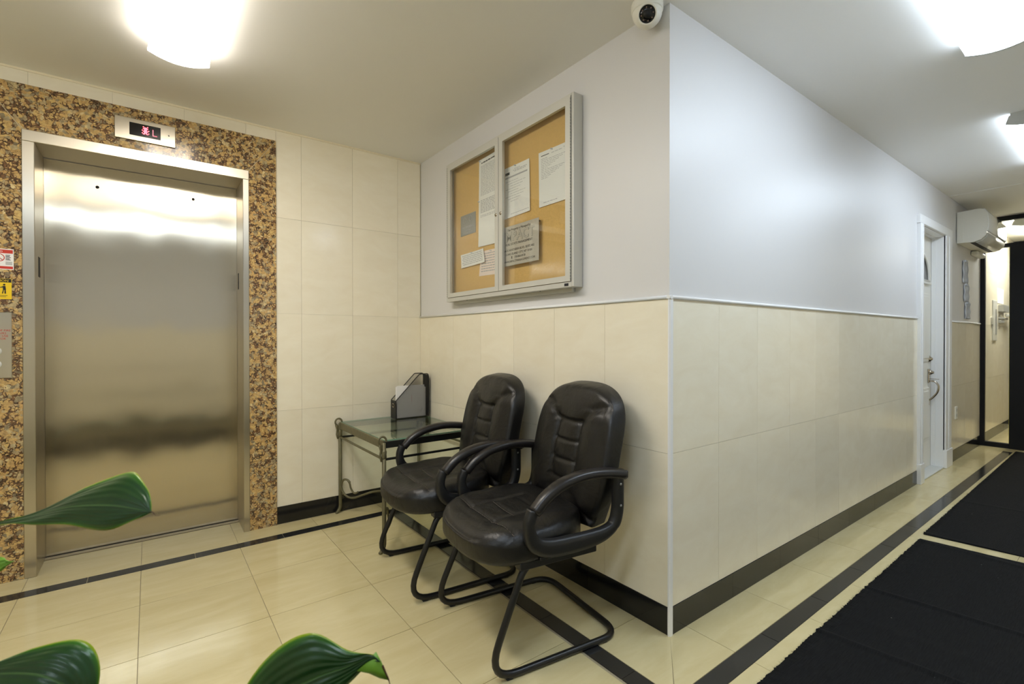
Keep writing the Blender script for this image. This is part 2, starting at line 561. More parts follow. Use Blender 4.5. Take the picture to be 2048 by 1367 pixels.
def text(name, body, size, loc, rot, material, parent, ext=.0004, align='CENTER', sx=1, label=None, offset=0):
    c = bpy.data.curves.new(name, 'FONT')
    c.body = body; c.size = size; c.align_x = align; c.extrude = ext
    c.resolution_u = 2; c.offset = offset
    c.materials.append(material)
    t_ = bpy.data.objects.new(name, c)
    COL.objects.link(t_)
    me = bpy.data.meshes.new_from_object(t_.evaluated_get(bpy.context.evaluated_depsgraph_get()))
    bpy.data.objects.remove(t_); bpy.data.curves.remove(c)
    o = bpy.data.objects.new(name, me)
    COL.objects.link(o)
    o.rotation_euler = rot
    o.scale = (sx, 1, 1)
    q = parent; off = Vector((0, 0, 0))
    while q is not None:
        off += q.location; q = q.parent
    o.parent = parent
    o.location = Vector(loc) - off
    if label: o['label'] = label
    return o

def catmull(P, n=8, closed=False):
    P = [Vector(p) for p in P]
    out = []
    m_ = len(P)
    for i in range(m_ if closed else m_ - 1):
        p1, p2 = P[i], P[(i + 1) % m_]
        p0 = P[(i - 1) % m_] if (closed or i > 0) else p1 * 2 - p2
        p3 = P[(i + 2) % m_] if (closed or i < m_ - 2) else p2 * 2 - p1
        for k in range(n):
            t = k / n
            out.append(.5 * ((2 * p1) + (p2 - p0) * t + (2 * p0 - 5 * p1 + 4 * p2 - p3) * t * t + (3 * p1 - p0 - 3 * p2 + p3) * t ** 3))
    if not closed: out.append(P[-1])
    return out

def fillet(P, R, n=6, closed=False):
    """polyline with rounded corners"""
    P = [Vector(p) for p in P]
    if not isinstance(R, (list, tuple)): R = [R] * len(P)
    out = []
    m_ = len(P)
    for i, p in enumerate(P):
        if (not closed and i in (0, m_ - 1)) or R[i] <= 0:
            out.append(p); continue
        a = (P[i - 1] - p); b = (P[(i + 1) % m_] - p)
        ang = a.angle(b)
        d = min(R[i] / math.tan(ang / 2), a.length * .48, b.length * .48)
        s = p + a.normalized() * d; e = p + b.normalized() * d
        for k in range(n + 1):
            t = k / n
            out.append((1 - t) ** 2 * s + 2 * t * (1 - t) * p + t * t * e)
    return out

def srect(a, b, n=16, e=3.2):
    """superellipse section half sizes a,b"""
    o = []
    for k in range(n):
        t = 2 * PI * k / n
        c, s = math.cos(t), math.sin(t)
        o.append((a * math.copysign(abs(c) ** (2 / e), c), b * math.copysign(abs(s) ** (2 / e), s)))
    return o

# ------------------------------------------------------------------ measured room
YA, XB, YC, ZC = 3.263, 1.605, 1.121, 2.448      # back wall, alcove side wall, corridor wall, ceiling
ZR, ZB = 1.310, .108                             # wainscot top, baseboard top
XE, XP = 9.25, 7.19                              # vestibule end, glass partition
XL, YF = -3.4, -.95                             # unseen walls behind the camera
D1, D2 = (4.95, 5.64)                            # white door opening
DZ = 2.06
EX0, EX1 = -.485, .478                           # elevator frame
GX0, GX1, GZ = -.634, .6275, 2.373               # granite outer
T = .005                                         # tile proud of the wall body
G = .0012                                        # half joint

# floor ------------------------------------------------------------
floor = struct('floor', MB().box(XL, XE, YF, YA + .32, -.06, -.003), MT['grout'],
               'cream stone tile floor with thin joints and a black border line', 'floor')
BX0, BX1 = 1.272, 1.344      # strip beside the alcove side wall
AY0, AY1 = 3.020, 3.093      # strip along the back wall
CY0, CY1 = .847, .917        # strip along the corridor wall

def ftile(x0, x1, y0, y1, material='ftile', poly=None):
    if x1 - x0 < .012 or y1 - y0 < .012: return
    mb = MB()
    if poly:
        mb.prism(poly, 2, -.012, 0)
    else:
        mb.box(x0 + G, x1 - G, y0 + G, y1 - G, -.012, 0)
    obj('tile', mb, MT[material], floor)

def cuts(a, b, phase, pitch):
    k = math.ceil((a - phase) / pitch)
    c = [a]
    while phase + k * pitch < b - .01:
        v = phase + k * pitch
        if v > a + .01: c.append(v)
        k += 1
    return c + [b]
PX = .433
xs = cuts(XL, BX0, .395, PX)
ys = cuts(YF, AY0, 2.628 - .43 * 9, .43)
for i in range(len(xs) - 1):                     # alcove and lobby field
    for j in range(len(ys) - 1):
        ftile(xs[i], xs[i + 1], ys[j], ys[j + 1])
xs = cuts(BX0, XP, 1.715, .455)
ys = cuts(YF, CY0, .847 - .43 * 5, .43)
for i in range(len(xs) - 1):                     # corridor field
    for j in range(len(ys) - 1):
        ftile(xs[i], xs[i + 1], ys[j], ys[j + 1])
xs = cuts(XL, BX1, .395, PX)
for i in range(len(xs) - 1):                     # back border up to the wall and into the elevator threshold
    x0, x1 = xs[i], xs[i + 1]
    y1 = YA
    if x0 > EX0 - .45 and x1 < EX1 + .45:
        y1 = YA + .19
    ftile(x0, x1, AY1, y1)
ys = [YC, 1.28, 1.71, 2.14, 2.57, 3.0, YA]
ftile(0, 1, 0, 1, poly=[(BX1 + G, CY1 + .004), (XB, YC - .004), (XB, 1.28 - G), (BX1 + G, 1.28 - G)])
for j in range(1, len(ys) - 1):
    ftile(BX1, XB, ys[j], ys[j + 1])
ftile(0, 1, 0, 1, poly=[(BX1 + .004, CY1 + G), (1.715 - G, CY1 + G), (1.715 - G, YC), (XB + .004, YC)])
xs = cuts(1.715, XP, 1.715, .455)
for i in range(len(xs) - 1):
    ftile(xs[i], xs[i + 1], CY1, YC)
# black border pieces, each its own tile
xs = cuts(XL, BX0, .622, .432)
for i in range(len(xs) - 1): ftile(xs[i], xs[i + 1], AY0, AY1, 'blkf')
ftile(BX0, BX1, AY0, AY1, 'blkf')
ys = cuts(CY1, AY0, 1.075, .43)
for i in range(len(ys) - 1): ftile(BX0, BX1, ys[i], ys[i + 1], 'blkf')
ftile(BX0, BX1, CY0, CY1, 'blkf')
xs = cuts(BX1, XP - .2, 1.905, .457)
for i in range(len(xs) - 1): ftile(xs[i], xs[i + 1], CY0, CY1, 'blkf')
ftile(XP - .2, XP, CY0, CY1)
# vestibule floor
for i in range(5):
    for j in range(5):
        ftile(XP + i * .412, XP + (i + 1) * .412, YC - (j + 1) * .42, YC - j * .42)

# ceiling ----------------------------------------------------------
ceil = struct('ceiling', MB().box(XL, XE, YF, YA + .01, ZC, ZC + .08), MT['ceil'],
              'smooth painted ceiling, warm white in the alcove and cooler over the corridor', 'ceiling')
obj('panel', MB().box(5.82, XP - .03, -.6, YC - .002, ZC - .004, ZC + .01), MT['ceil'], ceil)

# walls ------------------------------------------------------------
wb = MB()
wb.box(XL, EX0 + .01, YA + T, YA + .12, 0, ZC)
wb.box(EX1 - .01, XB + .12, YA + T, YA + .12, 0, ZC)
wb.box(EX0 + .01, EX1 - .01, YA + T, YA + .12, 2.15, ZC)
wall_back = struct('wall_back', wb, MT['wgrout'], 'back wall of tall cream tiles around the elevator', 'wall')

def wtile(parent, plane, a0, a1, z0, z1, material='wtile', name='tile', t=T, face=None):
    """tile on a wall. plane 'A' (y=YA, a=x), 'B' (x=XB, a=y), 'C' (y=YC, a=x)"""
    if a1 - a0 < .01 or z1 - z0 < .01: return
    g = G * .5
    mb = MB()
    if plane == 'A': mb.box(a0 + g, a1 - g, YA - (face or 0), YA + t + .004, z0 + g, z1 - g)
    if plane == 'B': mb.box(XB - (face or 0), XB + t + .004, a0 + g, a1 - g, z0 + g, z1 - g)
    if plane == 'C': mb.box(a0 + g, a1 - g, YC - (face or 0), YC + t + .004, z0 + g, z1 - g)
    return obj(name, mb, MT[material], parent)

zs = [ZB, .705, ZR, 1.905, ZC]
# right of the granite
cx = [GX1, .776, 1.102, 1.428, XB]
for i in range(4):
    for j in range(4): wtile(wall_back, 'A', cx[i], cx[i + 1], zs[j], zs[j + 1])
cx = [GX0, -.463, -.149, .160, .465, GX1]
for i in range(5): wtile(wall_back, 'A', cx[i], cx[i + 1], GZ, ZC)
cx = [XL, -3.18, -2.86, -2.54, -2.2, -1.88, -1.56, -1.24, -.94, GX0]
for i in range(9):
    for j in range(4): wtile(wall_back, 'A', cx[i], cx[i + 1], zs[j], zs[j + 1])

wall_right = struct('wall_right', MB().box(XB + T, XB + .12, YC + .12, YA, 0, ZC), MT['paint'],
                    'alcove side wall, white paint above cream tiles, behind the chairs', 'wall')
cy = cuts(YC, YA, YC + .332, .332)
for i in range(len(cy) - 1):
    for z0, z1 in ((ZB, .705), (.705, ZR - .004)): wtile(wall_right, 'B', cy[i], cy[i + 1], z0, z1)

wc = MB()
wc.box(XB + T, D1, YC + T, YC + .12, 0, ZC)
wc.box(D2, XE, YC + T, YC + .12, 0, ZC)
wc.box(D1, D2, YC + T, YC + .12, DZ, ZC)
wall_c = struct('wall_corridor', wc, MT['paint'], 'long corridor wall, white paint above cream tiles', 'wall')
cxs = [XB, 1.957, 2.293, 2.632, 2.95, 3.28, 3.61, 3.94, 4.27, 4.60, 4.87]
for i in range(len(cxs) - 1):
    for z0, z1 in ((ZB, .705), (.705, ZR - .004)): wtile(wall_c, 'C', cxs[i], cxs[i + 1], z0, z1)
cxs = [5.84, 6.17, 6.5, 6.83, 7.16]
for i in range(len(cxs) - 1):
    for z0, z1 in ((ZB, .705), (.705, ZR - .004)): wtile(wall_c, 'C', cxs[i], cxs[i + 1], z0, z1)
cxs = [7.22, 7.55, 7.88, 8.21, 8.54, 8.87, 9.2]
for i in range(len(cxs) - 1):
    for z0, z1 in ((ZB, .705), (.705, ZR), (ZR, 1.9), (1.9, ZC)): wtile(wall_c, 'C', cxs[i], cxs[i + 1], z0, z1)

# unseen walls that close the lobby behind the camera
def wainwall(name, x0, x1, y0, y1, label):
    o = struct(name, MB().box(x0, x1, y0, y1, ZR, ZC), MT['paint'], label, 'wall')
    obj('panel', MB().box(x0, x1, y0, y1, ZB, ZR), MT['wtile'], o)
    obj('baseboard', MB().box(x0, x1, y0, y1, 0, ZB), MT['blk'], o)
wainwall('wall_front', XL, XE, YF - .1, YF, 'lobby wall facing the elevator, white above cream wainscot')
wainwall('wall_left', XL - .1, XL, YF, YA, 'short lobby wall at the far end of the elevator side')
struct('wall_vestibule', MB().box(XE, XE + .1, YF, YC, 0, ZC), MT['frame_blk'], 'dark end of the entrance vestibule beyond the glass', 'wall')

# baseboards: black tiles, each a piece ---------------------------------
def baseboard(name, plane, segs, label):
    e = thing(name, label, 'baseboard', kind='structure')
    for a0, a1 in segs:
        wtile(e, plane, a0, a1, 0, ZB, 'blk', face=.003)
baseboard('baseboard_back', 'A', [(XL, -2.9), (-2.9, -2.4), (-2.4, -1.9), (-1.9, -1.47), (-1.47, -1.04), (-1.04, GX0), (GX1, 1.04), (1.04, 1.34), (1.34, XB - .003)], 'black tile baseboard under the back wall beside the granite')
bs = cuts(YC - .003, YA - .003, 1.556, .455)
baseboard('baseboard_right', 'B', list(zip(bs[:-1], bs[1:])), 'black tile baseboard behind the chairs')
bs = cuts(XB - .003, 4.85, 2.07, .455)
segs = list(zip(bs[:-1], bs[1:])) + [(5.84, 6.3), (6.3, 6.75), (6.75, 7.16), (7.22, 7.9), (7.9, 8.6), (8.6, 9.2)]
baseboard('baseboard_corridor', 'C', segs, 'black tile baseboard under the long corridor wall')

# trims ------------------------------------------------------------
def cap_prof(s):   # slim rounded white cap on the wainscot, (out, z)
    return [(s * 0, ZR - .004), (s * .006, ZR - .004), (s * .009, ZR + .002), (s * .006, ZR + .008), (s * 0, ZR + .010), (-s * .008, ZR + .010), (-s * .008, ZR - .004)]
struct('trim_1', MB().prism([(XB - a, z) for a, z in cap_prof(1)], 1, YC - .009, YA, True), MT['white_trim'], 'slim white cap rail over the tiles behind the chairs', 'trim')
e = thing('trim_2', 'slim white cap rail over the corridor wall tiles', 'trim', kind='structure')
for a, b in ((XB - .009, 4.85), (5.86, 7.16)):
    obj('rail', MB().prism([(YC - q, z) for q, z in cap_prof(1)], 0, a, b, True), MT['white_trim'], e)
struct('trim_3', MB().prism([(XB - .006, YC + .004), (XB - .006, YC - .001), (XB - .001, YC - .006), (XB + .014, YC - .006), (XB + .014, YC + .004)], 2, 0, ZR), MT['white_trim'],
       'white corner strip where the tiled walls meet', 'trim')
struct('trim_4', MB().box(XL, XB, YA - .006, YA + .004, ZC - .010, ZC), MT['bead'], 'thin cream bead between the back wall tiles and ceiling', 'trim')

# ------------------------------------------------------------------ elevator
gr = thing('trim_5', 'polished brown granite surround framing the elevator', 'trim', kind='structure')
yg0, yg1 = YA - .008, YA + .02
g_ = .0012
def gpiece(poly):
    obj('granite_panel', MB().prism(poly, 1, yg0, yg1), MT['granite'], gr)
gpiece([(EX1, 0), (GX1, 0), (GX1, GZ - .004), (EX1, 2.158 - .004)])
gpiece([(EX0, 0), (EX0, 2.158 - .004), (GX0, GZ - .004), (GX0, 0)])
gpiece([(EX0 + .002, 2.158), (EX1 - .002, 2.158), (GX1 - .002, GZ), (GX0 + .002, GZ)])
obj('joint', MB().prism([(EX1, 2.154), (GX1, GZ - .004), (GX1, GZ), (EX1, 2.160)], 1, YA - .0075, YA + .01)
    .prism([(EX0, 2.154), (GX0, GZ - .004), (GX0, GZ), (EX0, 2.160)], 1, YA - .0075, YA + .01), MT['grline'], gr)

el = thing('elevator', 'closed brushed steel elevator door in a steel frame', 'elevator', (0, YA + .1, 0))
YD = 3.50
IX0, IX1, IZ = -.441, .446, 2.102
yf = YA - .014
steel_frame = obj('frame', MB().box(EX0, IX0, yf, YD + .02, 0, IZ, .002).box(IX1, EX1, yf, YD + .02, 0, IZ, .002).box(EX0, EX1, yf, YD + .02, IZ, 2.157, .002), MT['steel'], el, label='brushed steel jambs and header')
obj('signal_slot', MB().box(IX0 - .002, IX0 + .001, 3.335, 3.385, 1.462, 1.562), MT['dark'], el)
obj('signal_slot', MB().box(IX1 - .001, IX1 + .002, 3.42, 3.455, 1.462, 1.562), MT['dark'], el)
dr = obj('door', MB().box(IX0 + .001, IX1 - .001, YD, YD + .03, .006, IZ - .002), MT['steel_door'], el, label='wide brushed steel sliding panel')
for x, z in ((-.226, 1.988), (.215, 1.998)):
    obj('keyhole', MB().lathe([(0, 0), (.008, 0), (.008, .0015), (0, .0015)], 16, Matrix.Translation((x, YD - .001, z)) @ Matrix.Rotation(PI / 2, 4, 'X')), MT['dark'], dr)
obj('sill', MB().box(IX0, IX1, YD - .045, YD - .012, -.002, .004).box(IX0, IX1, YD - .006, YD + .03, -.004, .003), MT['steel'], el)
obj('sill_gap', MB().box(IX0, IX1, YD - .012, YD - .004, -.01, .003), MT['dark'], el)

# floor indicator above the elevator
fi = thing('floor_indicator', 'steel plate with black display showing a red arrow and letter L above the elevator', 'display', (-.01, YA - .01, 2.26))
yi = YA - .018
obj('plate', MB().box(-.141, .119, yi, YA - .008, 2.204, 2.318, .002), MT['steel'], fi)
ds = obj('screen', MB().box(-.080, .053, yi - .0012, yi + .002, 2.230, 2.296), MT['lens'], fi)
obj('screw', MB().lathe([(0, 0), (.004, 0), (.004, .002), (0, .002)], 12, Matrix.Translation((.089, yi, 2.264)) @ Matrix.Rotation(PI / 2, 4, 'X')), MT['plaque2'], fi)
# red characters: a dot-matrix arrow blob and an L
dots = MB()
rows = ['.#...#.', '..###..', '.#####.', '..###..', '#.###.#', '.#####.', '..###..', '#.###.#', '.##.##.']
for j, rw in enumerate(rows):
    for i, ch in enumerate(rw):
        if ch == '#':
            x = -.026 + i * .0046; z = 2.284 - j * .0047
            dots.box(x - .0021, x + .0021, yi - .0022, yi - .001, z - .0021, z + .0021)
obj('lit_arrow', dots, MT['led_red'], ds)
text('lit_letter', 'L', .052, (.026, yi - .0014, 2.243), (PI / 2, 0, 0), MT['led_red'], ds, align='CENTER', ext=.0003, offset=-.0012)

# call panel with buttons
cp = thing('call_panel', 'brushed steel elevator call panel with two round buttons on the granite', 'control panel', (-.572, YA - .01, 1.12))
yp = YA - .012
obj('plate', MB().box(-.622, -.5215, yp, YA - .008, .968, 1.278, .0015), MT['steel'], cp)
def disc(x, y, z, r, h, seg=20):
    return MB().lathe([(0, h), (r * .9, h), (r, h * .7), (r, 0), (0, 0)], seg, Matrix.Translation((x, y, z)) @ Matrix.Rotation(PI / 2, 4, 'X'))
for z in (1.095, 1.033):
    b_ = obj('button', disc(-.572, yp, z, .018, .003), MT['alu'], cp)
    obj('button_centre', disc(-.565, yp - .003, z, .004, .001), MT['dark'], b_)
for z in (1.258, .988):
    obj('screw', disc(-.572, yp, z, .005, .0015), MT['plaque2'], cp)
text('engraved_text', 'IN CASE OF FIRE\nUSE STAIRS\nDO NOT USE\nELEVATOR', .013, (-.572, yp - .0006, 1.188), (PI / 2, 0, 0), MT['red'], cp, ext=.0002)

# red and yellow stickers
sg = thing('warning_sign', 'small white sign with red bands stuck on the granite above the yellow one', 'sign', (-.562, YA - .01, 1.53))
ys_ = YA - .0088
obj('sheet', MB().box(-.61, -.514, ys_, YA - .0079, 1.480, 1.577), MT['paper'], sg)
obj('red_band', MB().box(-.607, -.5165, ys_ - .0003, ys_, 1.556, 1.573), MT['red'], sg)
obj('red_band', MB().box(-.607, -.5165, ys_ - .0003, ys_, 1.483, 1.495), MT['red'], sg)
text('printed_text', 'NO', .012, (-.56, ys_ - .0005, 1.560), (PI / 2, 0, 0), MT['paper'], sg, ext=.0001)
ring = MB().tube([(-.562 + .017 * math.cos(2 * PI * k / 24), ys_ - .0004, 1.535 + .017 * math.sin(2 * PI * k / 24)) for k in range(24)], .0015, 6, True)
ring.tube([(-.574, ys_ - .0004, 1.547), (-.550, ys_ - .0004, 1.523)], .0014, 6)
obj('prohibition_ring', ring, MT['red'], sg)
pr = MB()
for k in range(5):
    pr.box(-.541, -.541 + random.uniform(.013, .020), ys_ - .0003, ys_, 1.546 - k * .0055, 1.549 - k * .0055)
for k in range(4):
    pr.box(-.602, -.582, ys_ - .0003, ys_, 1.515 - k * .004, 1.5165 - k * .004)
    pr.box(-.541, -.519, ys_ - .0003, ys_, 1.515 - k * .004, 1.5165 - k * .004)
obj('printed_lines', pr, MT['inkd'], sg, kind='stuff')
sy = thing('caution_sign', 'small yellow caution sign with black figure stuck on the granite', 'sign', (-.566, YA - .01, 1.38))
obj('sheet', MB().box(-.611, -.5215, ys_, YA - .0079, 1.340, 1.437), MT['yellow'], sy)
obj('black_band', MB().box(-.611, -.5225, ys_ - .0003, ys_, 1.419, 1.436), MT['inkd'], sy)
text('printed_text', 'CAUTION', .0155, (-.5665, ys_ - .0006, 1.4215), (PI / 2, 0, 0), MT['yellow'], sy, ext=.0001)
fg = MB()
fx = -.546
fg.lathe([(0, .0006), (.0042, .0006), (.0042, 0), (0, 0)], 12, Matrix.Translation((fx, ys_, 1.408)) @ Matrix.Rotation(PI / 2, 4, 'X'))
def flat(mb, poly): mb.prism(poly, 1, ys_ - .0006, ys_)
flat(fg, [(fx - .005, 1.402), (fx + .004, 1.402), (fx + .006, 1.384), (fx - .004, 1.382)])
flat(fg, [(fx - .004, 1.400), (fx - .014, 1.396), (fx - .014, 1.393), (fx - .004, 1.395)])
flat(fg, [(fx - .004, 1.384), (fx - .001, 1.384), (fx - .004, 1.366), (fx - .008, 1.366)])
flat(fg, [(fx + .001, 1.384), (fx + .005, 1.384), (fx + .006, 1.366), (fx + .001, 1.366)])
obj('black_figure', fg, MT['inkd'], sy)
obj('printed_lines', MB().box(-.60, -.535, ys_ - .0003, ys_, 1.356, 1.358).box(-.60, -.54, ys_ - .0003, ys_, 1.350, 1.352), MT['inkd'], sy, kind='stuff')

# ------------------------------------------------------------------ notice board on the alcove side wall
XF = XB - .055
nb = thing('notice_board', 'aluminium framed notice board with two locked glass doors and cork backing', 'notice board', (XB - .03, 2.18, 1.39))
b0, b1, c0, c1 = 1.592, 2.770, 1.391, 2.280
cs = MB()
cs.box(XF, XB + .003, b0, b0 + .016, c0, c1, .002).box(XF, XB + .003, b1 - .016, b1, c0, c1, .002)
cs.box(XF, XB + .003, b0 + .016, b1 - .016, c0, c0 + .024, .001).box(XF, XB + .003, b0 + .016, b1 - .016, c1 - .012, c1, .001)
obj('case', cs, MT['alu2'], nb)
obj('cork_panel', MB().box(XB - .008, XB + .002, b0 + .01, b1 - .01, c0 + .01, c1 - .01), MT['cork'], nb)
def nb_door(y0, y1, lock_y):
    z0, z1 = c0 + .026, c1 - .014
    wd = .034
    f = MB()
    x0, x1 = XF - .004, XF + .012
    def rail(poly): f.prism(poly, 0, x0, x1)
    rail([(y0, z0), (y1, z0), (y1 - wd, z0 + wd * .8), (y0 + wd, z0 + wd * .8)])
    rail([(y0, z1), (y0 + wd, z1 - wd), (y1 - wd, z1 - wd), (y1, z1)])
    rail([(y0, z0), (y0 + wd, z0 + wd * .8), (y0 + wd, z1 - wd), (y0, z1)])
    rail([(y1, z0), (y1, z1), (y1 - wd, z1 - wd), (y1 - wd, z0 + wd * .8)])
    d = obj('door', f, MT['alu'], nb)
    obj('pane', MB().box(XF + .004, XF + .008, y0 + wd - .004, y1 - wd + .004, z0 + wd * .8 - .004, z1 - wd + .004), MT['glass'], d)
    M4 = Matrix.Translation((x0, lock_y, 1.842)) @ Matrix.Rotation(-PI / 2, 4, 'Y')
    obj('lock', MB().lathe([(0, .003), (.008, .003), (.010, .001), (.010, 0), (0, 0)], 16, M4), MT['chrome'], d)
    obj('keyhole', MB().box(x0 - .0035, x0 - .002, lock_y - .001, lock_y + .001, 1.838, 1.847), MT['dark'], d)
    return d
nb_door(b0 + .018, 2.178, 2.160)
nb_door(2.182, b1 - .018, 2.205)
for yh in (b0 + .017, b1 - .017):
    h = MB()
    k = 0
    z = c0 + .03
    while z < c1 - .03:
        h.box(XF - .0055, XF - .001, yh - .0022, yh + .0022, z, z + .010)
        z += .014
    obj('hinge', h, MT['plaque2'], nb)
obj('gap', MB().box(XF + .001, XF + .003, b0 + .012, b1 - .012, c0 + .02, c1 - .008).box(XF, XF + .0022, 2.178, 2.182, c0 + .02, c1 - .01), MT['dark'], nb) if False else None
obj('badge', MB().box(XF - .002, XF, 1.626, 1.652, c0 + .006, c0 + .018), MT['inkd'], nb)
for y in (1.85, 2.55):
    obj('screw', MB().lathe([(0, 0), (.004, 0), (.004, .003), (0, .003)], 10, Matrix.Translation((XF + .02, y, c0 - .003))), MT['plaque2'], nb)
obj('mounting_batten', MB().box(XB - .016, XB + .003, b0 + .05, b1 - .03, c0 - .018, c0 + .002, .001), MT['alu2'], nb)

# papers inside the case: flat sheets, slightly proud of the cork
XPp = XB - .010
def sheet(name, label, corners, material, lines, pins, cat='paper', thick=.0006, curl=0.0, group=None, seed=1):
    """corners (y,z) top-near, top-far... given clockwise from the corner nearest the elevator top"""
    R_ = random.Random(seed)
    (ya, za), (yb, zb), (yc, zc), (yd, zd) = corners
    o = thing(name, label, cat, (XPp, (ya + yc) / 2, (za + zc) / 2), group=group)
    def P(s, t, off):   # s along top (0..1), t down
        y = (ya * (1 - s) + yb * s) * (1 - t) + (yd * (1 - s) + yc * s) * t
        z = (za * (1 - s) + zb * s) * (1 - t) + (zd * (1 - s) + zc * s) * t
        return (XPp - off - curl * (t ** 2) * .6 - curl * (s ** 3), y, z)
    n = 8
    vs = [P(i / n, j / n, 0) for j in range(n + 1) for i in range(n + 1)] + [P(i / n, j / n, thick) for j in range(n + 1) for i in range(n + 1)]
    N = (n + 1) ** 2
    fs = []
    for j in range(n):
        for i in range(n):
            q = j * (n + 1) + i
            fs += [(q, q + 1, q + n + 2, q + n + 1), (N + q, N + q + n + 1, N + q + n + 2, N + q + 1)]
    for i in range(n):
        a = i; b = i + 1; fs.append((a, N + a, N + b, b))
        a = n * (n + 1) + i; b = a + 1; fs.append((a, b, N + b, N + a))
        a = i * (n + 1); b = a + n + 1; fs.append((a, b, N + b, N + a))
        a = i * (n + 1) + n; b = a + n + 1; fs.append((a, N + a, N + b, b))
    obj('sheet', MB().add(vs, fs, False), material, o)
    ink = {}
    for (t0, h, s0, s1, m_, gaps) in lines:
        mb = ink.setdefault(m_, MB())
        s = s0
        while s < s1 - .005:
            e_ = min(s1, s + (R_.uniform(.04, .12) if gaps else 1))
            q = [P(s, t0, thick + .0002), P(e_, t0, thick + .0002), P(e_, t0 + h, thick + .0002), P(s, t0 + h, thick + .0002)]
            q2 = [(x + .0002, y, z) for x, y, z in q]
            mb.add(q + q2, [(0, 1, 2, 3), (7, 6, 5, 4), (0, 4, 5, 1), (1, 5, 6, 2), (2, 6, 7, 3), (3, 7, 4, 0)])
            s = e_ + (R_.uniform(.012, .025) if gaps else 1)
    for m_, mb in ink.items():
        obj('printed_text', mb, MT[m_], o, kind='stuff')
    for s, t in pins:
        p = P(s, t, thick)
        M4 = Matrix.Translation(p) @ Matrix.Rotation(-PI / 2, 4, 'Y')
        obj('pin', MB().lathe([(0, 0), (.0035, 0), (.0025, .003), (.0022, .006), (.004, .008), (.004, .010), (0, .010)], 12, M4), MT['foil'], o)
    return o, P
L1 = [(.04, .014, .1, .7, 'inkd', 1)] + [(.08 + .0145 * k, .006, .08, random.Random(k).uniform(.75, .95), 'ink', 1) for k in range(24)] \
    + [(.46, .16, .08, .93, 'ink', 0)][:0] + [(.47 + .017 * k, .009, .08, .93, 'ink', 1) for k in range(9)] + [(.645, .006, .08, .8, 'ink', 1), (.66, .006, .08, .7, 'ink', 1)]
sheet('paper_notice', 'long sheet of dense small print hanging in the notice board beside the centre stile', [(2.448, 2.226), (2.20, 2.231), (2.20, 1.701), (2.455, 1.706)], MT['paper'], L1, [(.06, .02), (.03, .48)], curl=.004)
L2 = [(.10, .05, .02, .20, 'inkd', 0), (.06, .012, .4, .62, 'ink', 1), (.09, .012, .35, .9, 'ink', 1), (.115, .012, .4, .85, 'ink', 1), (.19, .03, .02, .92, 'ink', 0)]
L2 += [(.28 + .05 * k, .008, .04 + .1 * (k % 3), .55 + .1 * ((k * 7) % 4), 'ink', 1) for k in range(9)] + [(.93, .01, .25, .95, 'ink', 1)]
sheet('paper_form', 'official form with a dark logo and grey band pinned behind the glass', [(2.185, 2.101), (1.965, 2.096), (1.957, 1.822), (2.185, 1.819)], MT['paper'], L2, [(.45, .02)], seed=3, curl=.003)
sp_, PP = sheet('paper_letter', 'white letter with a signature, pinned highest near the board hinge', [(1.892, 2.099), (1.66, 2.090), (1.655, 1.818), (1.886, 1.820)], MT['paper'],
      [(.07, .014, .08, .34, 'inkd', 0), (.075, .01, .42, .75, 'ink', 1), (.055, .01, .8, .95, 'ink', 1), (.10, .03, .08, .95, 'ink', 0)][:3]
      + [(.13 + .03 * k, .009, .08, .3 + .12 * ((k * 5) % 6), 'ink', 1) for k in range(13)] + [(.93, .012, .15, .6, 'ink', 1), (.88, .01, .45, .75, 'ink', 0)][:1], [(.45, .02)], seed=5, curl=.003)
sheet('paper_slip', 'small white slip pinned slightly tilted low in the notice board', [(2.665, 1.686), (2.394, 1.690), (2.372, 1.606), (2.650, 1.600)], MT['paper'],
      [(.12 + .13 * k, .05, .06 + .03 * (k % 2), .92, 'ink', 1) for k in range(6)], [(.5, .06)], seed=7, curl=.008)
o_, _ = sheet('paper_receipt', 'pale pink receipt hanging below the long sheet, partly behind the slip', [(2.430, 1.676), (2.21, 1.672), (2.21, 1.523), (2.452, 1.530)], MT['pink'],
      [(.1 + .1 * k, .04, .08, .9, 'ink', 1) for k in range(8)], [(.5, .05)], seed=9)
o_.location.x += .0008

def plaque(name, label, y0, y1, z0, z1, x, thick, material, lines, pins=True, tilt=0):
    o = thing(name, label, 'plaque', (x, (y0 + y1) / 2, (z0 + z1) / 2))
    obj('plate', MB().box(x - thick, x, y0, y1, z0, z1, .0008), material, o)
    for body, size, z, mt_, sx_, kw in lines:
        # text reads towards -y when seen from -x side
        text('lettering', body, size, (x - thick - .0003, (y0 + y1) / 2 + kw.get('dy', 0), z), (PI / 2, 0, -PI / 2), MT[mt_], o, ext=.0003, sx=sx_, offset=kw.get('off', 0))
    return o
q = plaque('management_plaque', 'large metal plaque with black lettering hanging in front of the cork', 1.866, 2.196, 1.550, 1.765, XB - .030, .0025, MT['plaque'], [
    ('This Property is Managed by', .0175, 1.738, 'inkd', 1, {}),
    ('REAL ESTATE MANAGEMENT', .0175, 1.660, 'inkd', 1.02, {}),
    ('34-35 NORTHERN BLVD, SUITE 402', .0168, 1.628, 'inkd', 1, {}),
    ('LONG ISLAND CITY, NY 11101', .0168, 1.607, 'inkd', 1, {}),
    ('718-866-0130', .0168, 1.587, 'inkd', 1, {'dy': -.01}),
    ('WWW.IMPACTMANAGEMENT.COM', .0168, 1.566, 'inkd', 1, {}),
])
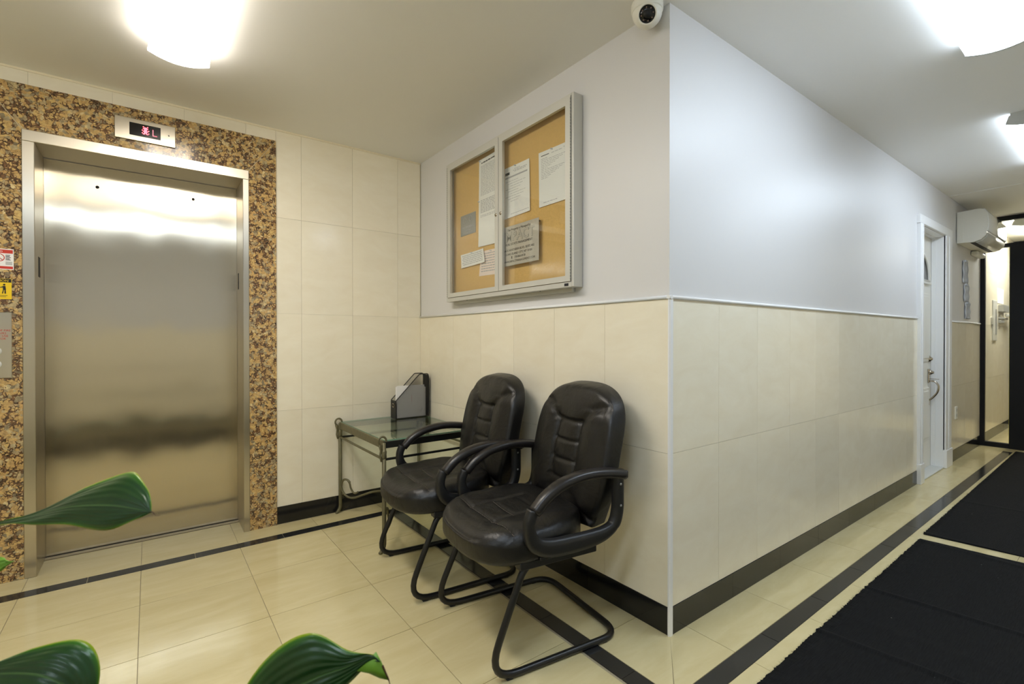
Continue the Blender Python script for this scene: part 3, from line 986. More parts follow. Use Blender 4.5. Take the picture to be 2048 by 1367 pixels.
# big outlined word
text('lettering', 'IMPACT', .072, (XB - .0328, 2.031, 1.682), (PI / 2, 0, -PI / 2), MT['plaque2'], q, ext=.0003, sx=1.05, offset=.002)
text('lettering', 'IMPACT', .072, (XB - .0334, 2.031, 1.682), (PI / 2, 0, -PI / 2), MT['plaque'], q, ext=.0003, sx=1.05, offset=-.0004)
obj('phone_symbol', MB().box(XB - .0334, XB - .0325, 2.088, 2.095, 1.586, 1.600, .0003), MT['inkd'], q)
for yy in (1.885, 2.18):
    obj('standoff', MB().lathe([(0, 0), (.004, 0), (.004, .022), (0, .022)], 10, Matrix.Translation((XB - .030, yy, 1.755)) @ Matrix.Rotation(PI / 2, 4, 'Y')), MT['plaque2'], q)
q = plaque('small_plaque', 'small dull grey plaque with two round marks above faint lettering', 2.489, 2.664, 1.803, 1.932, XB - .009, .002, MT['plaque2'], [
    ('NO SMOKING', .021, 1.845, 'ink', 1, {}), ('THIS AREA', .012, 1.828, 'ink', 1, {}), ('SMOKE FREE BUILDING', .011, 1.812, 'ink', 1, {})])
for yy in (2.615, 2.545):
    obj('round_mark', MB().tube([(XB - .0114, yy + .017 * math.cos(2 * PI * k / 20), 1.898 + .017 * math.sin(2 * PI * k / 20)) for k in range(20)], .0016, 6, True), MT['ink'], q)

# ------------------------------------------------------------------ ceiling lamps
def lamp(name, label, x0, x1, y0, y1, along, lens_m):
    """wraparound fixture; along 'x' or 'y'"""
    e_ = thing(name, label, 'ceiling lamp', ((x0 + x1) / 2, (y0 + y1) / 2, ZC), group='ceiling lamps')
    a0, a1 = (y0, y1) if along == 'x' else (x0, x1)
    l0, l1 = (x0, x1) if along == 'x' else (y0, y1)
    mid = (a0 + a1) / 2; hw = (a1 - a0) / 2
    prof = [(a0 + .012, ZC - .012), (a0, ZC - .052)]
    for k in range(13):
        t = -1 + 2 * k / 12
        prof.append((mid + hw * t, ZC - .056 - .026 * (1 - t * t)))
    prof += [(a1, ZC - .052), (a1 - .012, ZC - .012)]
    mb = MB().prism(prof, 0 if along == 'x' else 1, l0 + .012, l1 - .012)
    obj('diffuser', mb, lens_m, e_)
    obj('housing', MB().box(*( (l0, l1, a0 + .015, a1 - .015) if along == 'x' else (a0 + .015, a1 - .015, l0, l1)), ZC - .012, ZC), MT['lamp_end'], e_)
    for s0, s1 in ((l0, l0 + .012), (l1 - .012, l1)):
        obj('end_cap', MB().prism([(mid + (p[0] - mid) * 1.02, p[1] - .001 if p[1] < ZC - .02 else p[1]) for p in prof], 0 if along == 'x' else 1, s0, s1), MT['lamp_end'] if along == 'x' else lens_m, e_)
    return e_
lamp('ceiling_lamp', 'warm glowing wraparound lamp on the alcove ceiling before the elevator', .0, .222, 1.35, 2.60, 'y', MT['warm'])
lamp('ceiling_lamp', 'cool white wraparound lamp on the corridor ceiling, nearer one past the wall corner', 1.62, 2.88, .255, .50, 'x', MT['cool'])
lamp('ceiling_lamp', 'cool white wraparound lamp farther down the corridor ceiling, its grey end cap showing', 3.97, 5.20, .265, .515, 'x', MT['cool'])
lamp('ceiling_lamp', 'cool white lamp of the corridor row, directly above the viewer', -.73, .53, .255, .50, 'x', MT['cool'])
lamp('ceiling_lamp', 'cool white lamp of the corridor row, at the lobby end past the elevator', -3.08, -1.82, .255, .50, 'x', MT['cool'])
lamp('ceiling_lamp', 'bright lamp inside the glazed vestibule, seen through the transom', 7.55, 8.75, .60, .93, 'x', MT['vestlamp'])

# ------------------------------------------------------------------ security camera
DX, DY = 1.545, 1.182
sc_ = thing('security_camera', 'white dome security camera with a black lens at the ceiling corner', 'security camera', (DX, DY, ZC))
MD = Matrix.Translation((DX, DY, ZC))
obj('base', MB().lathe([(0, 0), (.058, 0), (.060, -.006), (.060, -.030), (.057, -.036), (0, -.036)], 40, MD), MT['white_pl'], sc_)
dome = [(.056 * math.cos(a), -.037 - .055 * math.sin(a)) for a in [k * PI / 2 / 14 for k in range(15)]]
obj('housing', MB().lathe([(0, -.034), (.056, -.034)] + dome, 40, MD), MT['white_pl'], sc_)
aim = Vector((-.80, -.62, -.62)).normalized()
q_ = Vector((0, 0, 1)).rotation_difference(aim).to_matrix().to_4x4()
ML = Matrix.Translation((DX, DY, ZC - .042)) @ q_ @ Matrix.Translation((0, 0, .010))
bl = obj('eyeball', MB().lathe([(0, .020), (.036, .030), (.038, .036), (.038, .047), (.034, .051), (.030, .0505), (.030, .046), (0, .046)], 36, ML), MT['white_pl'], sc_)
obj('lens_window', MB().lathe([(0, .0495), (.012, .0494), (.030, .0478), (.030, .044), (0, .044)], 36, ML), MT['lens'], bl)
obj('lens', MB().lathe([(0, .0535), (.007, .0525), (.012, .0505), (.014, .049), (0, .049)], 28, ML), MT['dark'], bl)
for k in range(8):
    a = 2 * PI * k / 8
    obj('infrared_led', MB().lathe([(0, .0502), (.0025, .0498), (.003, .0485), (0, .0485)], 10, ML @ Matrix.Translation((.022 * math.cos(a), .022 * math.sin(a), -.0005))), MT['led'], bl)
obj('screw', MB().lathe([(0, .002), (.0025, .002), (.0025, 0), (0, 0)], 10, Matrix.Translation((DX - .028, DY - .045, ZC - .060)) @ Vector((0, 0, 1)).rotation_difference(Vector((-.5, -.8, -.3))).to_matrix().to_4x4()), MT['dark'], sc_)

# ------------------------------------------------------------------ white door in the corridor wall
dc = thing('door_1', 'white panelled door with arched glass set back in its casing', 'door', (5.3, YC + .1, 0), kind='structure')
YL = 1.203
lf = MB().box(D1 + .001, D2 - .001, YL, YL + .045, .012, DZ - .001, .001)
leafd = obj('door_leaf', lf, MT['door'], dc)
# raised panels with recessed moulding
def dpanel(x0, x1, z0, z1):
    mb = MB()
    mb.box(x0, x1, YL - .008, YL + .002, z0, z1, .004)
    mb.box(x0 + .028, x1 - .028, YL - .014, YL + .002, z0 + .028, z1 - .028, .005)
    obj('panel', mb, MT['door'], leafd)
dxm = (D1 + D2) / 2
for x0, x1 in ((D1 + .07, dxm - .03), (dxm + .03, D2 - .09)):
    dpanel(x0, x1, .95, 1.55)
    dpanel(x0, x1, .25, .72)
# half-round light
arc = [(dxm + .235 * math.cos(a), 1.655 + .235 * math.sin(a)) for a in [PI * k / 20 for k in range(21)]]
obj('light_frame', MB().sweep([(x, YL - .006, z) for x, z in arc] + [(dxm - .235, YL - .006, 1.655), (dxm + .235, YL - .006, 1.655)], lambda i: srect(.014, .010, 8), closed=True), MT['door'], leafd)
obj('pane', MB().prism([(x * 1.0, z) for x, z in arc], 1, YL - .003, YL + .001), MT['lens'], leafd)
obj('light_sill', MB().box(dxm - .26, dxm + .26, YL - .02, YL, 1.628, 1.648, .004), MT['door'], leafd)
kx = D2 - .085
def rot_y(x, y, z): return Matrix.Translation((x, y, z)) @ Matrix.Rotation(PI / 2, 4, 'X')
hd = obj('deadbolt', MB().lathe([(0, .030), (.010, .030), (.013, .022), (.026, .016), (.030, .004), (.030, 0), (0, 0)], 24, rot_y(kx, YL, .972)), MT['chrome'], leafd)
hn = MB().box(kx - .022, kx + .022, YL - .010, YL, .760, .885, .004)
hn.lathe([(0, .038), (.010, .038), (.014, .028), (.022, .020), (.024, .008), (0, .008)], 24, rot_y(kx, YL, .852))
hn.tube(catmull([(kx, YL - .008, .775), (kx, YL - .045, .772), (kx, YL - .070, .735), (kx, YL - .062, .68), (kx, YL - .035, .635), (kx, YL - .008, .605)], 5), lambda i: .008, 10)
hn.box(kx - .010, kx + .010, YL - .075, YL - .006, .792, .797, .002)
hn.box(kx - .018, kx + .018, YL - .010, YL, .560, .615, .004)
obj('handle', hn, MT['chrome'], leafd)
# jamb lining and casing
jb = MB()
jb.box(D2 - .003, D2 + .02, YC - .004, YL + .05, 0, DZ - .004).box(D1 - .02, D1 + .003, YC - .004, YL + .05, 0, DZ - .004).box(D1 - .02, D2 + .02, YC - .004, YL + .05, DZ - .003, DZ + .02)
jb.box(D2 - .012, D2 + .002, YC + .05, YL - .002, 0, DZ - .012).box(D1 - .002, D1 + .012, YC + .05, YL - .002, 0, DZ - .012).box(D1 + .001, D2 - .001, YC + .05, YL - .002, DZ - .012, DZ + .002)
obj('jamb', jb, MT['white_trim'], dc)
def casing(x0, x1, z0, z1, inner_right):
    mb = MB()
    mb.box(x0, x1, YC - .022, YC + .01, z0, z1, .004)
    if inner_right is not None:
        xa, xb = (x1 - .022, x1) if inner_right else (x0, x0 + .022)
        mb.box(xa, xb, YC - .014, YC + .01, z0, z1, .003)
        xc = (x0 + x1) / 2
        mb.box(xc - .012, xc + .012, YC - .027, YC, z0, z1, .004)
    obj('casing', mb, MT['white_trim'], dc)
casing(4.86, D1 - .004, .16, DZ + .006, True)
casing(D2 + .004, 5.84, .16, DZ + .006, False)
casing(4.852, 5.848, DZ + .006, DZ + .075, None)
obj('plinth_block', MB().box(4.852, D1 - .002, YC - .030, YC + .01, 0, .16, .003), MT['white_trim'], dc)
obj('plinth_block', MB().box(D2 + .002, 5.848, YC - .030, YC + .01, 0, .16, .003), MT['white_trim'], dc)
obj('threshold', MB().box(D1, D2, YC - .01, YL + .04, 0, .012, .003), MT['lamp_end'], dc)
obj('backing', MB().box(D1 - .02, D2 + .02, YL + .05, YL + .07, 0, DZ + .02), MT['dark'], dc)

# ------------------------------------------------------------------ air conditioner
ax0, ax1 = 6.12, 7.02
pr_ = [(YC, 2.345), (YC, 2.055), (YC - .115, 2.050), (YC - .165, 2.066), (YC - .198, 2.10), (YC - .207, 2.145), (YC - .212, 2.20), (YC - .205, 2.30), (YC - .180, 2.345), (YC - .150, 2.352)]
ac = thing('air_conditioner', 'white wall-mounted air conditioner high beside the glass partition', 'air conditioner', ((ax0 + ax1) / 2, YC, 2.2))
obj('body', MB().prism(pr_, 0, ax0, ax1), MT['white_pl'], ac)
fr_ = [(YC - .206, 2.135), (YC - .214, 2.150), (YC - .219, 2.20), (YC - .212, 2.30), (YC - .186, 2.350), (YC - .180, 2.345), (YC - .204, 2.29), (YC - .211, 2.2)]
obj('front_cover', MB().prism(fr_, 0, ax0 + .012, ax1 - .012, True), MT['ac_front'], ac)
obj('louver', MB().prism([(YC - .128, 2.046), (YC - .170, 2.058), (YC - .204, 2.092), (YC - .210, 2.125), (YC - .204, 2.125), (YC - .197, 2.095), (YC - .165, 2.064), (YC - .128, 2.051)], 0, ax0 + .03, ax1 - .03, True), MT['ac_grey'], ac)
obj('outlet_slot', MB().box(ax0 + .04, ax1 - .04, YC - .122, YC - .090, 2.047, 2.052), MT['dark'], ac)
obj('side_panel', MB().box(ax0 - .003, ax0 + .002, YC - .045, YC - .006, 2.066, 2.336, .001), MT['white_pl'], ac)

tag(obj('junction_box', MB().box(6.72, 7.08, YC - .055, YC + .004, 2.000, 2.045, .014), MT['white_pl']), 'small pale plastic box just under the air conditioner', 'box')

# power outlet and plastic sleeved notices
ot = thing('power_outlet', 'white power outlet low on the tiles past the white door', 'outlet', (6.11, YC, .45))
obj('plate', MB().box(6.075, 6.150, YC - .007, YC + .001, .39, .51, .003), MT['white_pl'], ot)
for z in (.425, .475):
    obj('socket', MB().box(6.098, 6.127, YC - .0095, YC - .006, z - .014, z + .014, .003), MT['ac_grey'], ot)
for i, (z0, z1, nm) in enumerate(((1.70, 1.92, 'top'), (1.52, 1.69, 'middle'), (1.35, 1.51, 'bottom'))):
    s_ = thing('plastic_sleeve', 'wavy clear plastic sleeve on the wall under the air conditioner, %s of three' % nm, 'document sleeve', (6.47, YC, (z0 + z1) / 2), group='plastic sleeves by the partition')
    vs = []; n = 14
    for side in (0, .0012):
        for j in range(n + 1):
            for k in range(5):
                z = z1 + (z0 - z1) * j / n
                x = 6.36 + .05 * i + .22 * k / 4
                d_ = .006 + .0025 * math.sin(j * .9 + i * 2 + k * .9)
                vs.append((x, YC + .004 - d_ - side, z))
    N = 5 * (n + 1); fs = []
    for j in range(n):
        for k in range(4):
            a = j * 5 + k
            fs += [(a, a + 5, a + 6, a + 1), (N + a, N + a + 1, N + a + 6, N + a + 5)]
    for k in range(4): fs += [(k, k + 1, N + k + 1, N + k), (n * 5 + k, N + n * 5 + k, N + n * 5 + k + 1, n * 5 + k + 1)]
    for j in range(n): fs += [(j * 5, N + j * 5, N + j * 5 + 5, j * 5 + 5), (j * 5 + 4, j * 5 + 9, N + j * 5 + 9, N + j * 5 + 4)]
    obj('sleeve', MB().add(vs, fs, True), MT['foil'], s_)
    obj('clip', MB().box(6.42 + .05 * i, 6.50 + .05 * i, YC - .014, YC + .002, z1 - .012, z1 + .006, .002), MT['foil'], s_)

# ------------------------------------------------------------------ glass partition
pt = thing('window_1', 'black framed glass partition at the end of the corridor', 'partition', (XP, .2, 0), kind='structure')
fb = MB()
xf0, xf1 = XP, XP + .05
fb.box(xf0, xf1, 1.088, YC + .004, 0, ZC - .02, .002)
fb.box(xf0, xf1, YF, 1.09, 0, .048, .002)
fb.box(xf0, xf1, YF, 1.09, 2.112, 2.152, .002)
fb.box(xf0, xf1, YF, 1.09, 2.395, 2.440, .002)
fb.box(xf0 - .01, xf1 + .01, .785, .900, .0, 2.14, .003)
fb.box(xf0 - .01, xf1 + .01, -.14, -.02, .0, 2.14, .003)
obj('frame', fb, MT['frame_blk'], pt)
obj('pane', MB().box(XP + .022, XP + .028, .896, 1.092, .046, 2.116), MT['pglass'], pt)
obj('pane', MB().box(XP + .022, XP + .028, YF, 1.092, 2.150, 2.397), MT['pglass'], pt)
obj('pane', MB().box(XP + .022, XP + .028, -.03, .79, .046, 2.116), MT['pglass'], pt)
obj('edge_strip', MB().box(XP + .02, XP + .035, .898, .906, .05, 2.112), MT['yedge'], pt)

# vestibule fittings seen through the pane
ip = thing('intercom_panel', 'narrow steel intercom plate on the vestibule wall beyond the glass', 'intercom', (7.93, YC, 1.3))
obj('plate', MB().box(7.80, 8.04, YC - .012, YC + .002, 1.13, 1.60, .003), MT['alu'], ip)
obj('button_strip', MB().box(7.93, 7.99, YC - .018, YC - .010, 1.20, 1.50, .002), MT['plaque2'], ip)
obj('side_cover', MB().box(7.745, 7.80, YC - .02, YC + .002, 1.32, 1.40, .002), MT['alu'], ip)
lb = thing('lock_box', 'dark grey key box with a short lever on the vestibule wall', 'lock box', (8.35, YC, 1.48))
obj('box', MB().box(8.17, 8.52, YC - .05, YC + .002, 1.475, 1.56, .004).box(8.17, 8.56, YC - .035, YC + .002, 1.385, 1.41, .003), MT['plaque2'], lb)
obj('lever', MB().box(8.40, 8.75, YC - .07, YC - .03, 1.42, 1.455, .004), MT['alu'], lb)
obj('bracket', MB().box(8.17, 8.36, YC - .03, YC + .002, 1.34, 1.375, .003), MT['plaque2'], lb)
tag(obj('posted_sheet', MB().box(8.12, 8.50, YC - .003, YC + .0005, 1.58, 1.76), MT['paper']), 'white sheet posted on the vestibule wall above the key box', 'paper')

# ------------------------------------------------------------------ corridor runner mats
def runner(name, label, c0_, c1_, c2_, c3_, wr, seed):
    """corners: near-left, far-left, far-right, near-right in plan (x,y)"""
    R_ = random.Random(seed)
    nx, ny = 640, 30
    P = []
    for j in range(ny + 1):
        t = j / ny
        for i in range(nx + 1):
            s = i / nx
            x = (c0_[0] * (1 - s) + c1_[0] * s) * (1 - t) + (c3_[0] * (1 - s) + c2_[0] * s) * t
            y = (c0_[1] * (1 - s) + c1_[1] * s) * (1 - t) + (c3_[1] * (1 - s) + c2_[1] * s) * t
            if j in (0, ny): y += R_.uniform(-.0035, .0035)
            if i in (0, nx): x += R_.uniform(-.002, .002)
            z = .004 + .0012 * noise.noise(Vector((x * 3, y * 3, seed)))
            for wx, sl, h, wid in wr:
                d = abs(x - wx - sl * (y - .78))
                z += h * math.exp(-(d / wid) ** 2) * (.6 + .4 * noise.noise(Vector((x, y * 4, 3))))
            P.append((x, y, z))
    N = len(P)
    B_ = [(x, y, .0006) for x, y, z in P]
    fs = []
    W = nx + 1
    for j in range(ny):
        for i in range(nx):
            a = j * W + i
            fs.append((a, a + 1, a + W + 1, a + W))
    for i in range(nx):
        fs.append((i, N + i, N + i + 1, i + 1)); a = ny * W + i; fs.append((a, a + 1, N + a + 1, N + a))
    for j in range(ny):
        a = j * W; fs.append((a, a + W, N + a + W, N + a)); a = j * W + nx; fs.append((a, N + a, N + a + W, a + W))
    fs.append((N, N + nx, N + ny * W + nx, N + ny * W))
    e_ = thing(name, label, 'mat', ((c0_[0] + c2_[0]) / 2, (c0_[1] + c2_[1]) / 2, 0))
    obj('cloth', MB().add(P + B_, fs, True), MT['cloth'], e_)
    # frayed threads along the cut edge
    fr = MB()
    L_ = c1_[0] - c0_[0]
    for k in range(int(L_ * 220)):
        s = R_.random()
        x = c0_[0] + s * L_; y = c0_[1] + s * (c1_[1] - c0_[1])
        a = R_.uniform(.6, 2.5); l = R_.uniform(.004, .014)
        d = Vector((math.cos(a), math.sin(a), R_.uniform(-.05, .25))) * l
        p = Vector((x, y - .002, .003)); q = p + d; q.z = max(q.z, .001)
        n_ = Vector((-d.y, d.x, 0)).normalized() * .0005
        fr.add([p + n_, p - n_, q, p + Vector((0, 0, .0008))], [(0, 1, 2), (0, 2, 3), (1, 3, 2), (0, 3, 1)])
    obj('frayed_edge', fr, MT['cloth'], e_, kind='stuff')
    return e_
runner('runner_mat', 'black cloth runner with frayed edge and two creases, lying before the gap', (-1.3, .765), (3.535, .800), (3.64, -.40), (-1.3, -.43),
       [(2.10, -.12, .013, .013), (2.64, -.12, .011, .012), (3.50, 0.0, .008, .02), (2.30, -.1, .003, .03)], 2)
runner('runner_mat', 'black cloth runner beyond the gap, reaching the glass partition', (3.635, .808), (7.05, .831), (7.05, -.38), (3.75, -.39),
       [(3.66, .0, .008, .014), (4.6, -.1, .003, .02)], 4)

# ------------------------------------------------------------------ office chairs
def gdist(p, a, b):
    ax, ay = a; bx, by = b; px_, py_ = p
    dx, dy = bx - ax, by - ay
    l = dx * dx + dy * dy
    t = 0 if l == 0 else max(0, min(1, ((px_ - ax) * dx + (py_ - ay) * dy) / l))
    return math.hypot(px_ - ax - dx * t, py_ - ay - dy * t)

def cushion(outline, centre, front, back, edge_r, relief, K=40, crown=.02, power=2.2):
    """closed cushion. outline: [(a,b)] plan; returns verts in (a,b,h): h from -back to front"""
    n = len(outline)
    rings = []
    # back centre -> rim -> front centre
    def ring(s, h, inset=0):
        o_ = []
        for (a, b) in outline:
            va, vb = a - centre[0], b - centre[1]
            l = math.hypot(va, vb)
            k = max(0, (l - inset) / l) * s
            o_.append((centre[0] + va * k, centre[1] + vb * k, h))
        return o_
    for s in (.02, .4, .8): rings.append(ring(s, -back))
    for k in range(5):
        a = PI / 2 * k / 4
        rings.append(ring(1, -back + edge_r * .5 * (1 - math.cos(a)), edge_r * .5 * (1 - math.sin(a))))
    for k in range(7):
        a = PI / 2 * k / 6
        rings.append(ring(1, front - edge_r + edge_r * math.sin(a), edge_r * (1 - math.cos(a))))
    base = ring(1, front, edge_r)
    for k in range(1, K + 1):
        s = 1 - k / K
        s = max(s, .012)
        rings.append([(centre[0] + (a - centre[0]) * s, centre[1] + (b - centre[1]) * s, front + crown * (1 - s ** power)) for a, b, _ in base])
    out = []
    for ri, rg in enumerate(rings):
        for a, b, h in rg:
            if h > front - edge_r * .6:
                h += relief(a, b)
            out.append((a, b, h))
    fs = []
    m_ = len(rings)
    for i in range(m_ - 1):
        for q in range(n):
            fs.append((i * n + q, i * n + (q + 1) % n, (i + 1) * n + (q + 1) % n, (i + 1) * n + q))
    fs.append(tuple(range(n))[::-1]); fs.append(tuple(range((m_ - 1) * n, m_ * n)))
    return out, fs

# backrest outline in (v,t)
def back_outline():
    pts = []
    L_ = .535
    def w_(t):
        if t < .20: return .215 + .045 * math.sin(t / .20 * PI / 2)
        if t < .30: return .260
        q = (t - .30) / (L_ - .30)
        return .260 * (1 - q ** 3.0) ** (1 / 2.7)
    ts = [L_ * (1 - math.cos(PI * k / 46)) / 2 for k in range(47)]
    right = [(w_(t), t) for t in ts]
    bottom = [(-.2 + .4 * k / 10, 0) for k in range(1, 10)]
    return right + [(-a, b) for a, b in right[::-1][1:]] + bottom
seamsB = []
for s in (-1, 1):
    seamsB += [((s * .082, .10), (s * .078, .385)), ((s * .078, .385), (s * .12, .425)), ((s * .12, .425), (s * .175, .455)), ((s * .175, .455), (s * .245, .462)),
               ((s * .082, .10), (s * .13, .06)), ((s * .13, .06), (s * .22, .03))]
crossB = [((-.078, t), (.078, t)) for t in (.385, .305, .225, .150)]
def relB(v, t):
    h = 0
    d = min(gdist((v, t), a, b) for a, b in seamsB)
    h -= .009 * math.exp(-(d / .010) ** 2) + .005 * math.exp(-(d / .03) ** 2)
    d2 = min(gdist((v, t), a, b) for a, b in crossB)
    h -= .006 * math.exp(-(d2 / .008) ** 2)
    if abs(v) > .08 and t < .44:
        h += .012 * math.exp(-((abs(v) - .155) / .055) ** 2)
    if t > .40: h += .009 * math.exp(-((t - .46) / .08) ** 2) * math.exp(-(v / .17) ** 2)
    h += .0035 * noise.noise(Vector((v * 14, t * 9, 2))) 
    # radiating creases at the tuft corners
    for s in (-1, 1):
        for tc_ in (.385, .225):
            dx, dy = v - s * .080, t - tc_
            r_ = math.hypot(dx, dy)
            if r_ > .004:
                h -= .0035 * math.exp(-(r_ / .035) ** 2) * (1 + math.cos(math.atan2(dy, dx) * 7)) * .5
    return h
tilt = math.radians(9.5)
def mk_back():
    o_, fs = cushion(back_outline(), (0, .28), .032, .050, .024, relB, K=44, crown=.012, power=3)
    vs = []
    for v, t, h in o_:
        # gentle lumbar curve
        cv = .018 * math.cos((t - .16) / .565 * PI) 
        uu_ = .505 + t * math.sin(tilt) - (h + cv) * math.cos(tilt)
        z = .430 + t * math.cos(tilt) - (h + cv) * math.sin(tilt)
        vs.append((uu_, v, z))
    return MB().add(vs, fs, True)
def seat_outline():
    pts = []
    n = 110
    for k in range(n):
        a = 2 * PI * k / n
        c, s = math.cos(a), math.sin(a)
        e_ = 2.7
        x = math.copysign(abs(c) ** (2 / e_), c); y = math.copysign(abs(s) ** (2 / e_), s)
        uu_ = .238 + .250 * x
        v = .268 * y * (1 - .06 * x)
        pts.append((uu_, v))
    return pts
seamsS = [((.120, -.255), (.112, 0)), ((.112, 0), (.104, .215)), ((.10, -.09), (.34, -.085)), ((.10, .09), (.34, .085)), ((.205, -.09), (.205, .09)), ((.31, -.09), (.31, .09)),
          ((.092, .215), (.04, .235)), ((.108, -.24), (.03, -.25))]
def relS(u, v):
    h = 0
    d = min(gdist((u, v), a, b) for a, b in seamsS[:2] + seamsS[6:])
    h -= .006 * math.exp(-(d / .008) ** 2) + .003 * math.exp(-(d / .025) ** 2)
    d = min(gdist((u, v), a, b) for a, b in seamsS[2:6])
    h -= .005 * math.exp(-(d / .009) ** 2)
    h -= .034 * max(0, (.10 - u) / .15) ** 2                      # waterfall front
    h += .012 * math.exp(-((abs(v) - .19) / .06) ** 2) * (1 if u > .1 else max(0, u / .1))
    h -= .010 * math.exp(-((u - .24) / .14) ** 2 - (v / .13) ** 2)
    h += .004 * noise.noise(Vector((u * 16, v * 7, 5))) + .0025 * noise.noise(Vector((u * 40, v * 9, 1))) * math.exp(-((u - .05) / .08) ** 2)
    return h
def mk_seat():
    o_, fs = cushion(seat_outline(), (.238, 0), .048, .055, .040, relS, K=44, crown=.010)
    vs = [(u, v, .434 + h + (u - .2) * .05) for u, v, h in o_]
    return MB().add(vs, fs, True)
def mk_stitch():
    mb = MB()
    for a, b in (seamsS[0], seamsS[1], seamsS[4]):
        n = 14
        pts = []
        for k in range(n + 1):
            t = k / n
            u = a[0] + (b[0] - a[0]) * t - .005; v = a[1] + (b[1] - a[1]) * t
            cr = 0.010 * (1 - min(1, math.hypot((u - .238) / .250, v / .268)) ** 2.2)
            pts.append((u, v * .96, .434 + .048 + cr + relS(u, v) + (u - .2) * .05 + .0006))
        for k in range(0, n):
            p, q = Vector(pts[k]), Vector(pts[k + 1])
            mb.tube([p, p.lerp(q, .8)], .0007, 5)
    return mb
# arm loop centreline in (u,z)
arm_pad_c = catmull([(.560, .640), (.50, .652), (.43, .659), (.36, .657), (.28, .640), (.215, .606), (.168, .562)], 6)
arm_pad_c = [(p.x, p.y) for p in [Vector((a[0], a[1])) for a in [(q.x, q.y) for q in arm_pad_c]]]
def mk_arm_frame():
    P = catmull([(.163, .570, 0), (.148, .530, 0), (.152, .485, 0), (.178, .447, 0), (.235, .428, 0), (.32, .424, 0), (.41, .426, 0), (.475, .436, 0), (.518, .462, 0), (.534, .510, 0), (.536, .57, 0), (.536, .640, 0)], 6)
    n = len(P)
    pts = [(p.x, 0, p.y) for p in P]
    def sec(i):
        t = i / (n - 1)
        th = .019 + .013 * max(0, math.sin(min(1, max(0, (t - .12) / .6)) * PI))
        if t > .72: th = .022
        return srect(th, .020, 14, 3.0)
    return MB().sweep(pts, sec, up=(0, 1, 0))
def mk_arm_pad():
    pts = [(a, 0, b) for a, b in arm_pad_c]
    n = len(pts)
    def sec(i):
        t = i / (n - 1)
        e_ = 1 - .25 * t
        return srect(.019, .030 * (1 - .2 * t), 16, 2.6)
    mb = MB().sweep(pts, sec, up=(0, 1, 0))
    mb.box(.552, .576, -.016, .016, .626, .654, .003)
    return mb
def mk_base():
    r = .0125
    P = [(.45, -.235, .372), (.158, -.245, .370), (.0, -.256, r), (.575, -.254, r), (.575, .254, r), (.0, .256, r), (.158, .245, .370), (.45, .235, .372)]
    # lay the curve flat between the corners
    pts = fillet(P, [0, .075, .085, .085, .085, .085, .075, 0], 8)
    return MB().tube(pts, r, 14)
def mk_plate():
    mb = MB()
    mb.box(.13, .46, -.262, -.222, .356, .384, .003).box(.13, .46, .222, .262, .356, .384, .003)
    mb.box(.16, .40, -.222, .222, .368, .380, .003)
    for s in (-1, 1):
        mb.box(.20, .42, s * .22, s * .28, .384, .398, .003)
    return mb
ch_parts = {}
CH_L = ('black leather reception chair with sled base, nearer the wall corner', 'black leather reception chair with sled base, beside the glass side table')
chair = thing('office_chair', CH_L[0], 'chair', (0, 0, 0), group='waiting chairs by the wall')
seat_o = obj('seat', mk_seat(), MT['leather'], chair, world=False)
obj('stitching', mk_stitch(), MT['stitch'], seat_o, world=False, kind='stuff')
back_o = obj('backrest', mk_back(), MT['leather'], chair, world=False)
obj('base_frame', mk_base(), MT['tube'], chair, world=False)
obj('under_plate', mk_plate(), MT['plastic'], chair, world=False)
for x in ((.09, -.256), (.50, -.254), (.09, .256), (.50, .254)):
    obj('glide', MB().box(x[0] - .012, x[0] + .012, x[1] - .008, x[1] + .008, .000, .006, .002), MT['plastic'], chair, world=False)
am = mk_arm_frame().mesh('arm'); pm = mk_arm_pad().mesh('arm_pad')
for s in (-1, 1):
    a_ = obj('arm', None, MT['plastic'], chair, world=False, me=am)
    a_.location = (0, s * .290, 0)
    obj('arm_pad', None, MT['pad'], a_, world=False, me=pm)
    for zz in (.53, .61):
        obj('screw', MB().lathe([(0, .002), (.004, .0015), (.005, 0), (0, 0)], 12, Matrix.Translation((.535, s * .020, zz)) @ Matrix.Rotation(-s * PI / 2, 4, 'X')), MT['plaque2'], a_, world=False)
def dup(root, loc, rz, label):
    r_ = root.copy(); COL.objects.link(r_); r_.location = loc; r_.rotation_euler = (0, 0, rz); r_['label'] = label
    for c_ in list(root.children):
        k = c_.copy(); COL.objects.link(k); k.parent = r_
        for g in list(c_.children):
            d = g.copy(); COL.objects.link(d); d.parent = k
    return r_
C1 = ((.915, 1.570), -8.0)
C2 = ((.904, 2.184), -6.5)
dup(chair, (C2[0][0], C2[0][1], 0), math.radians(C2[1]), CH_L[1])
chair.location = (C1[0][0], C1[0][1], 0); chair.rotation_euler = (0, 0, math.radians(C1[1]))

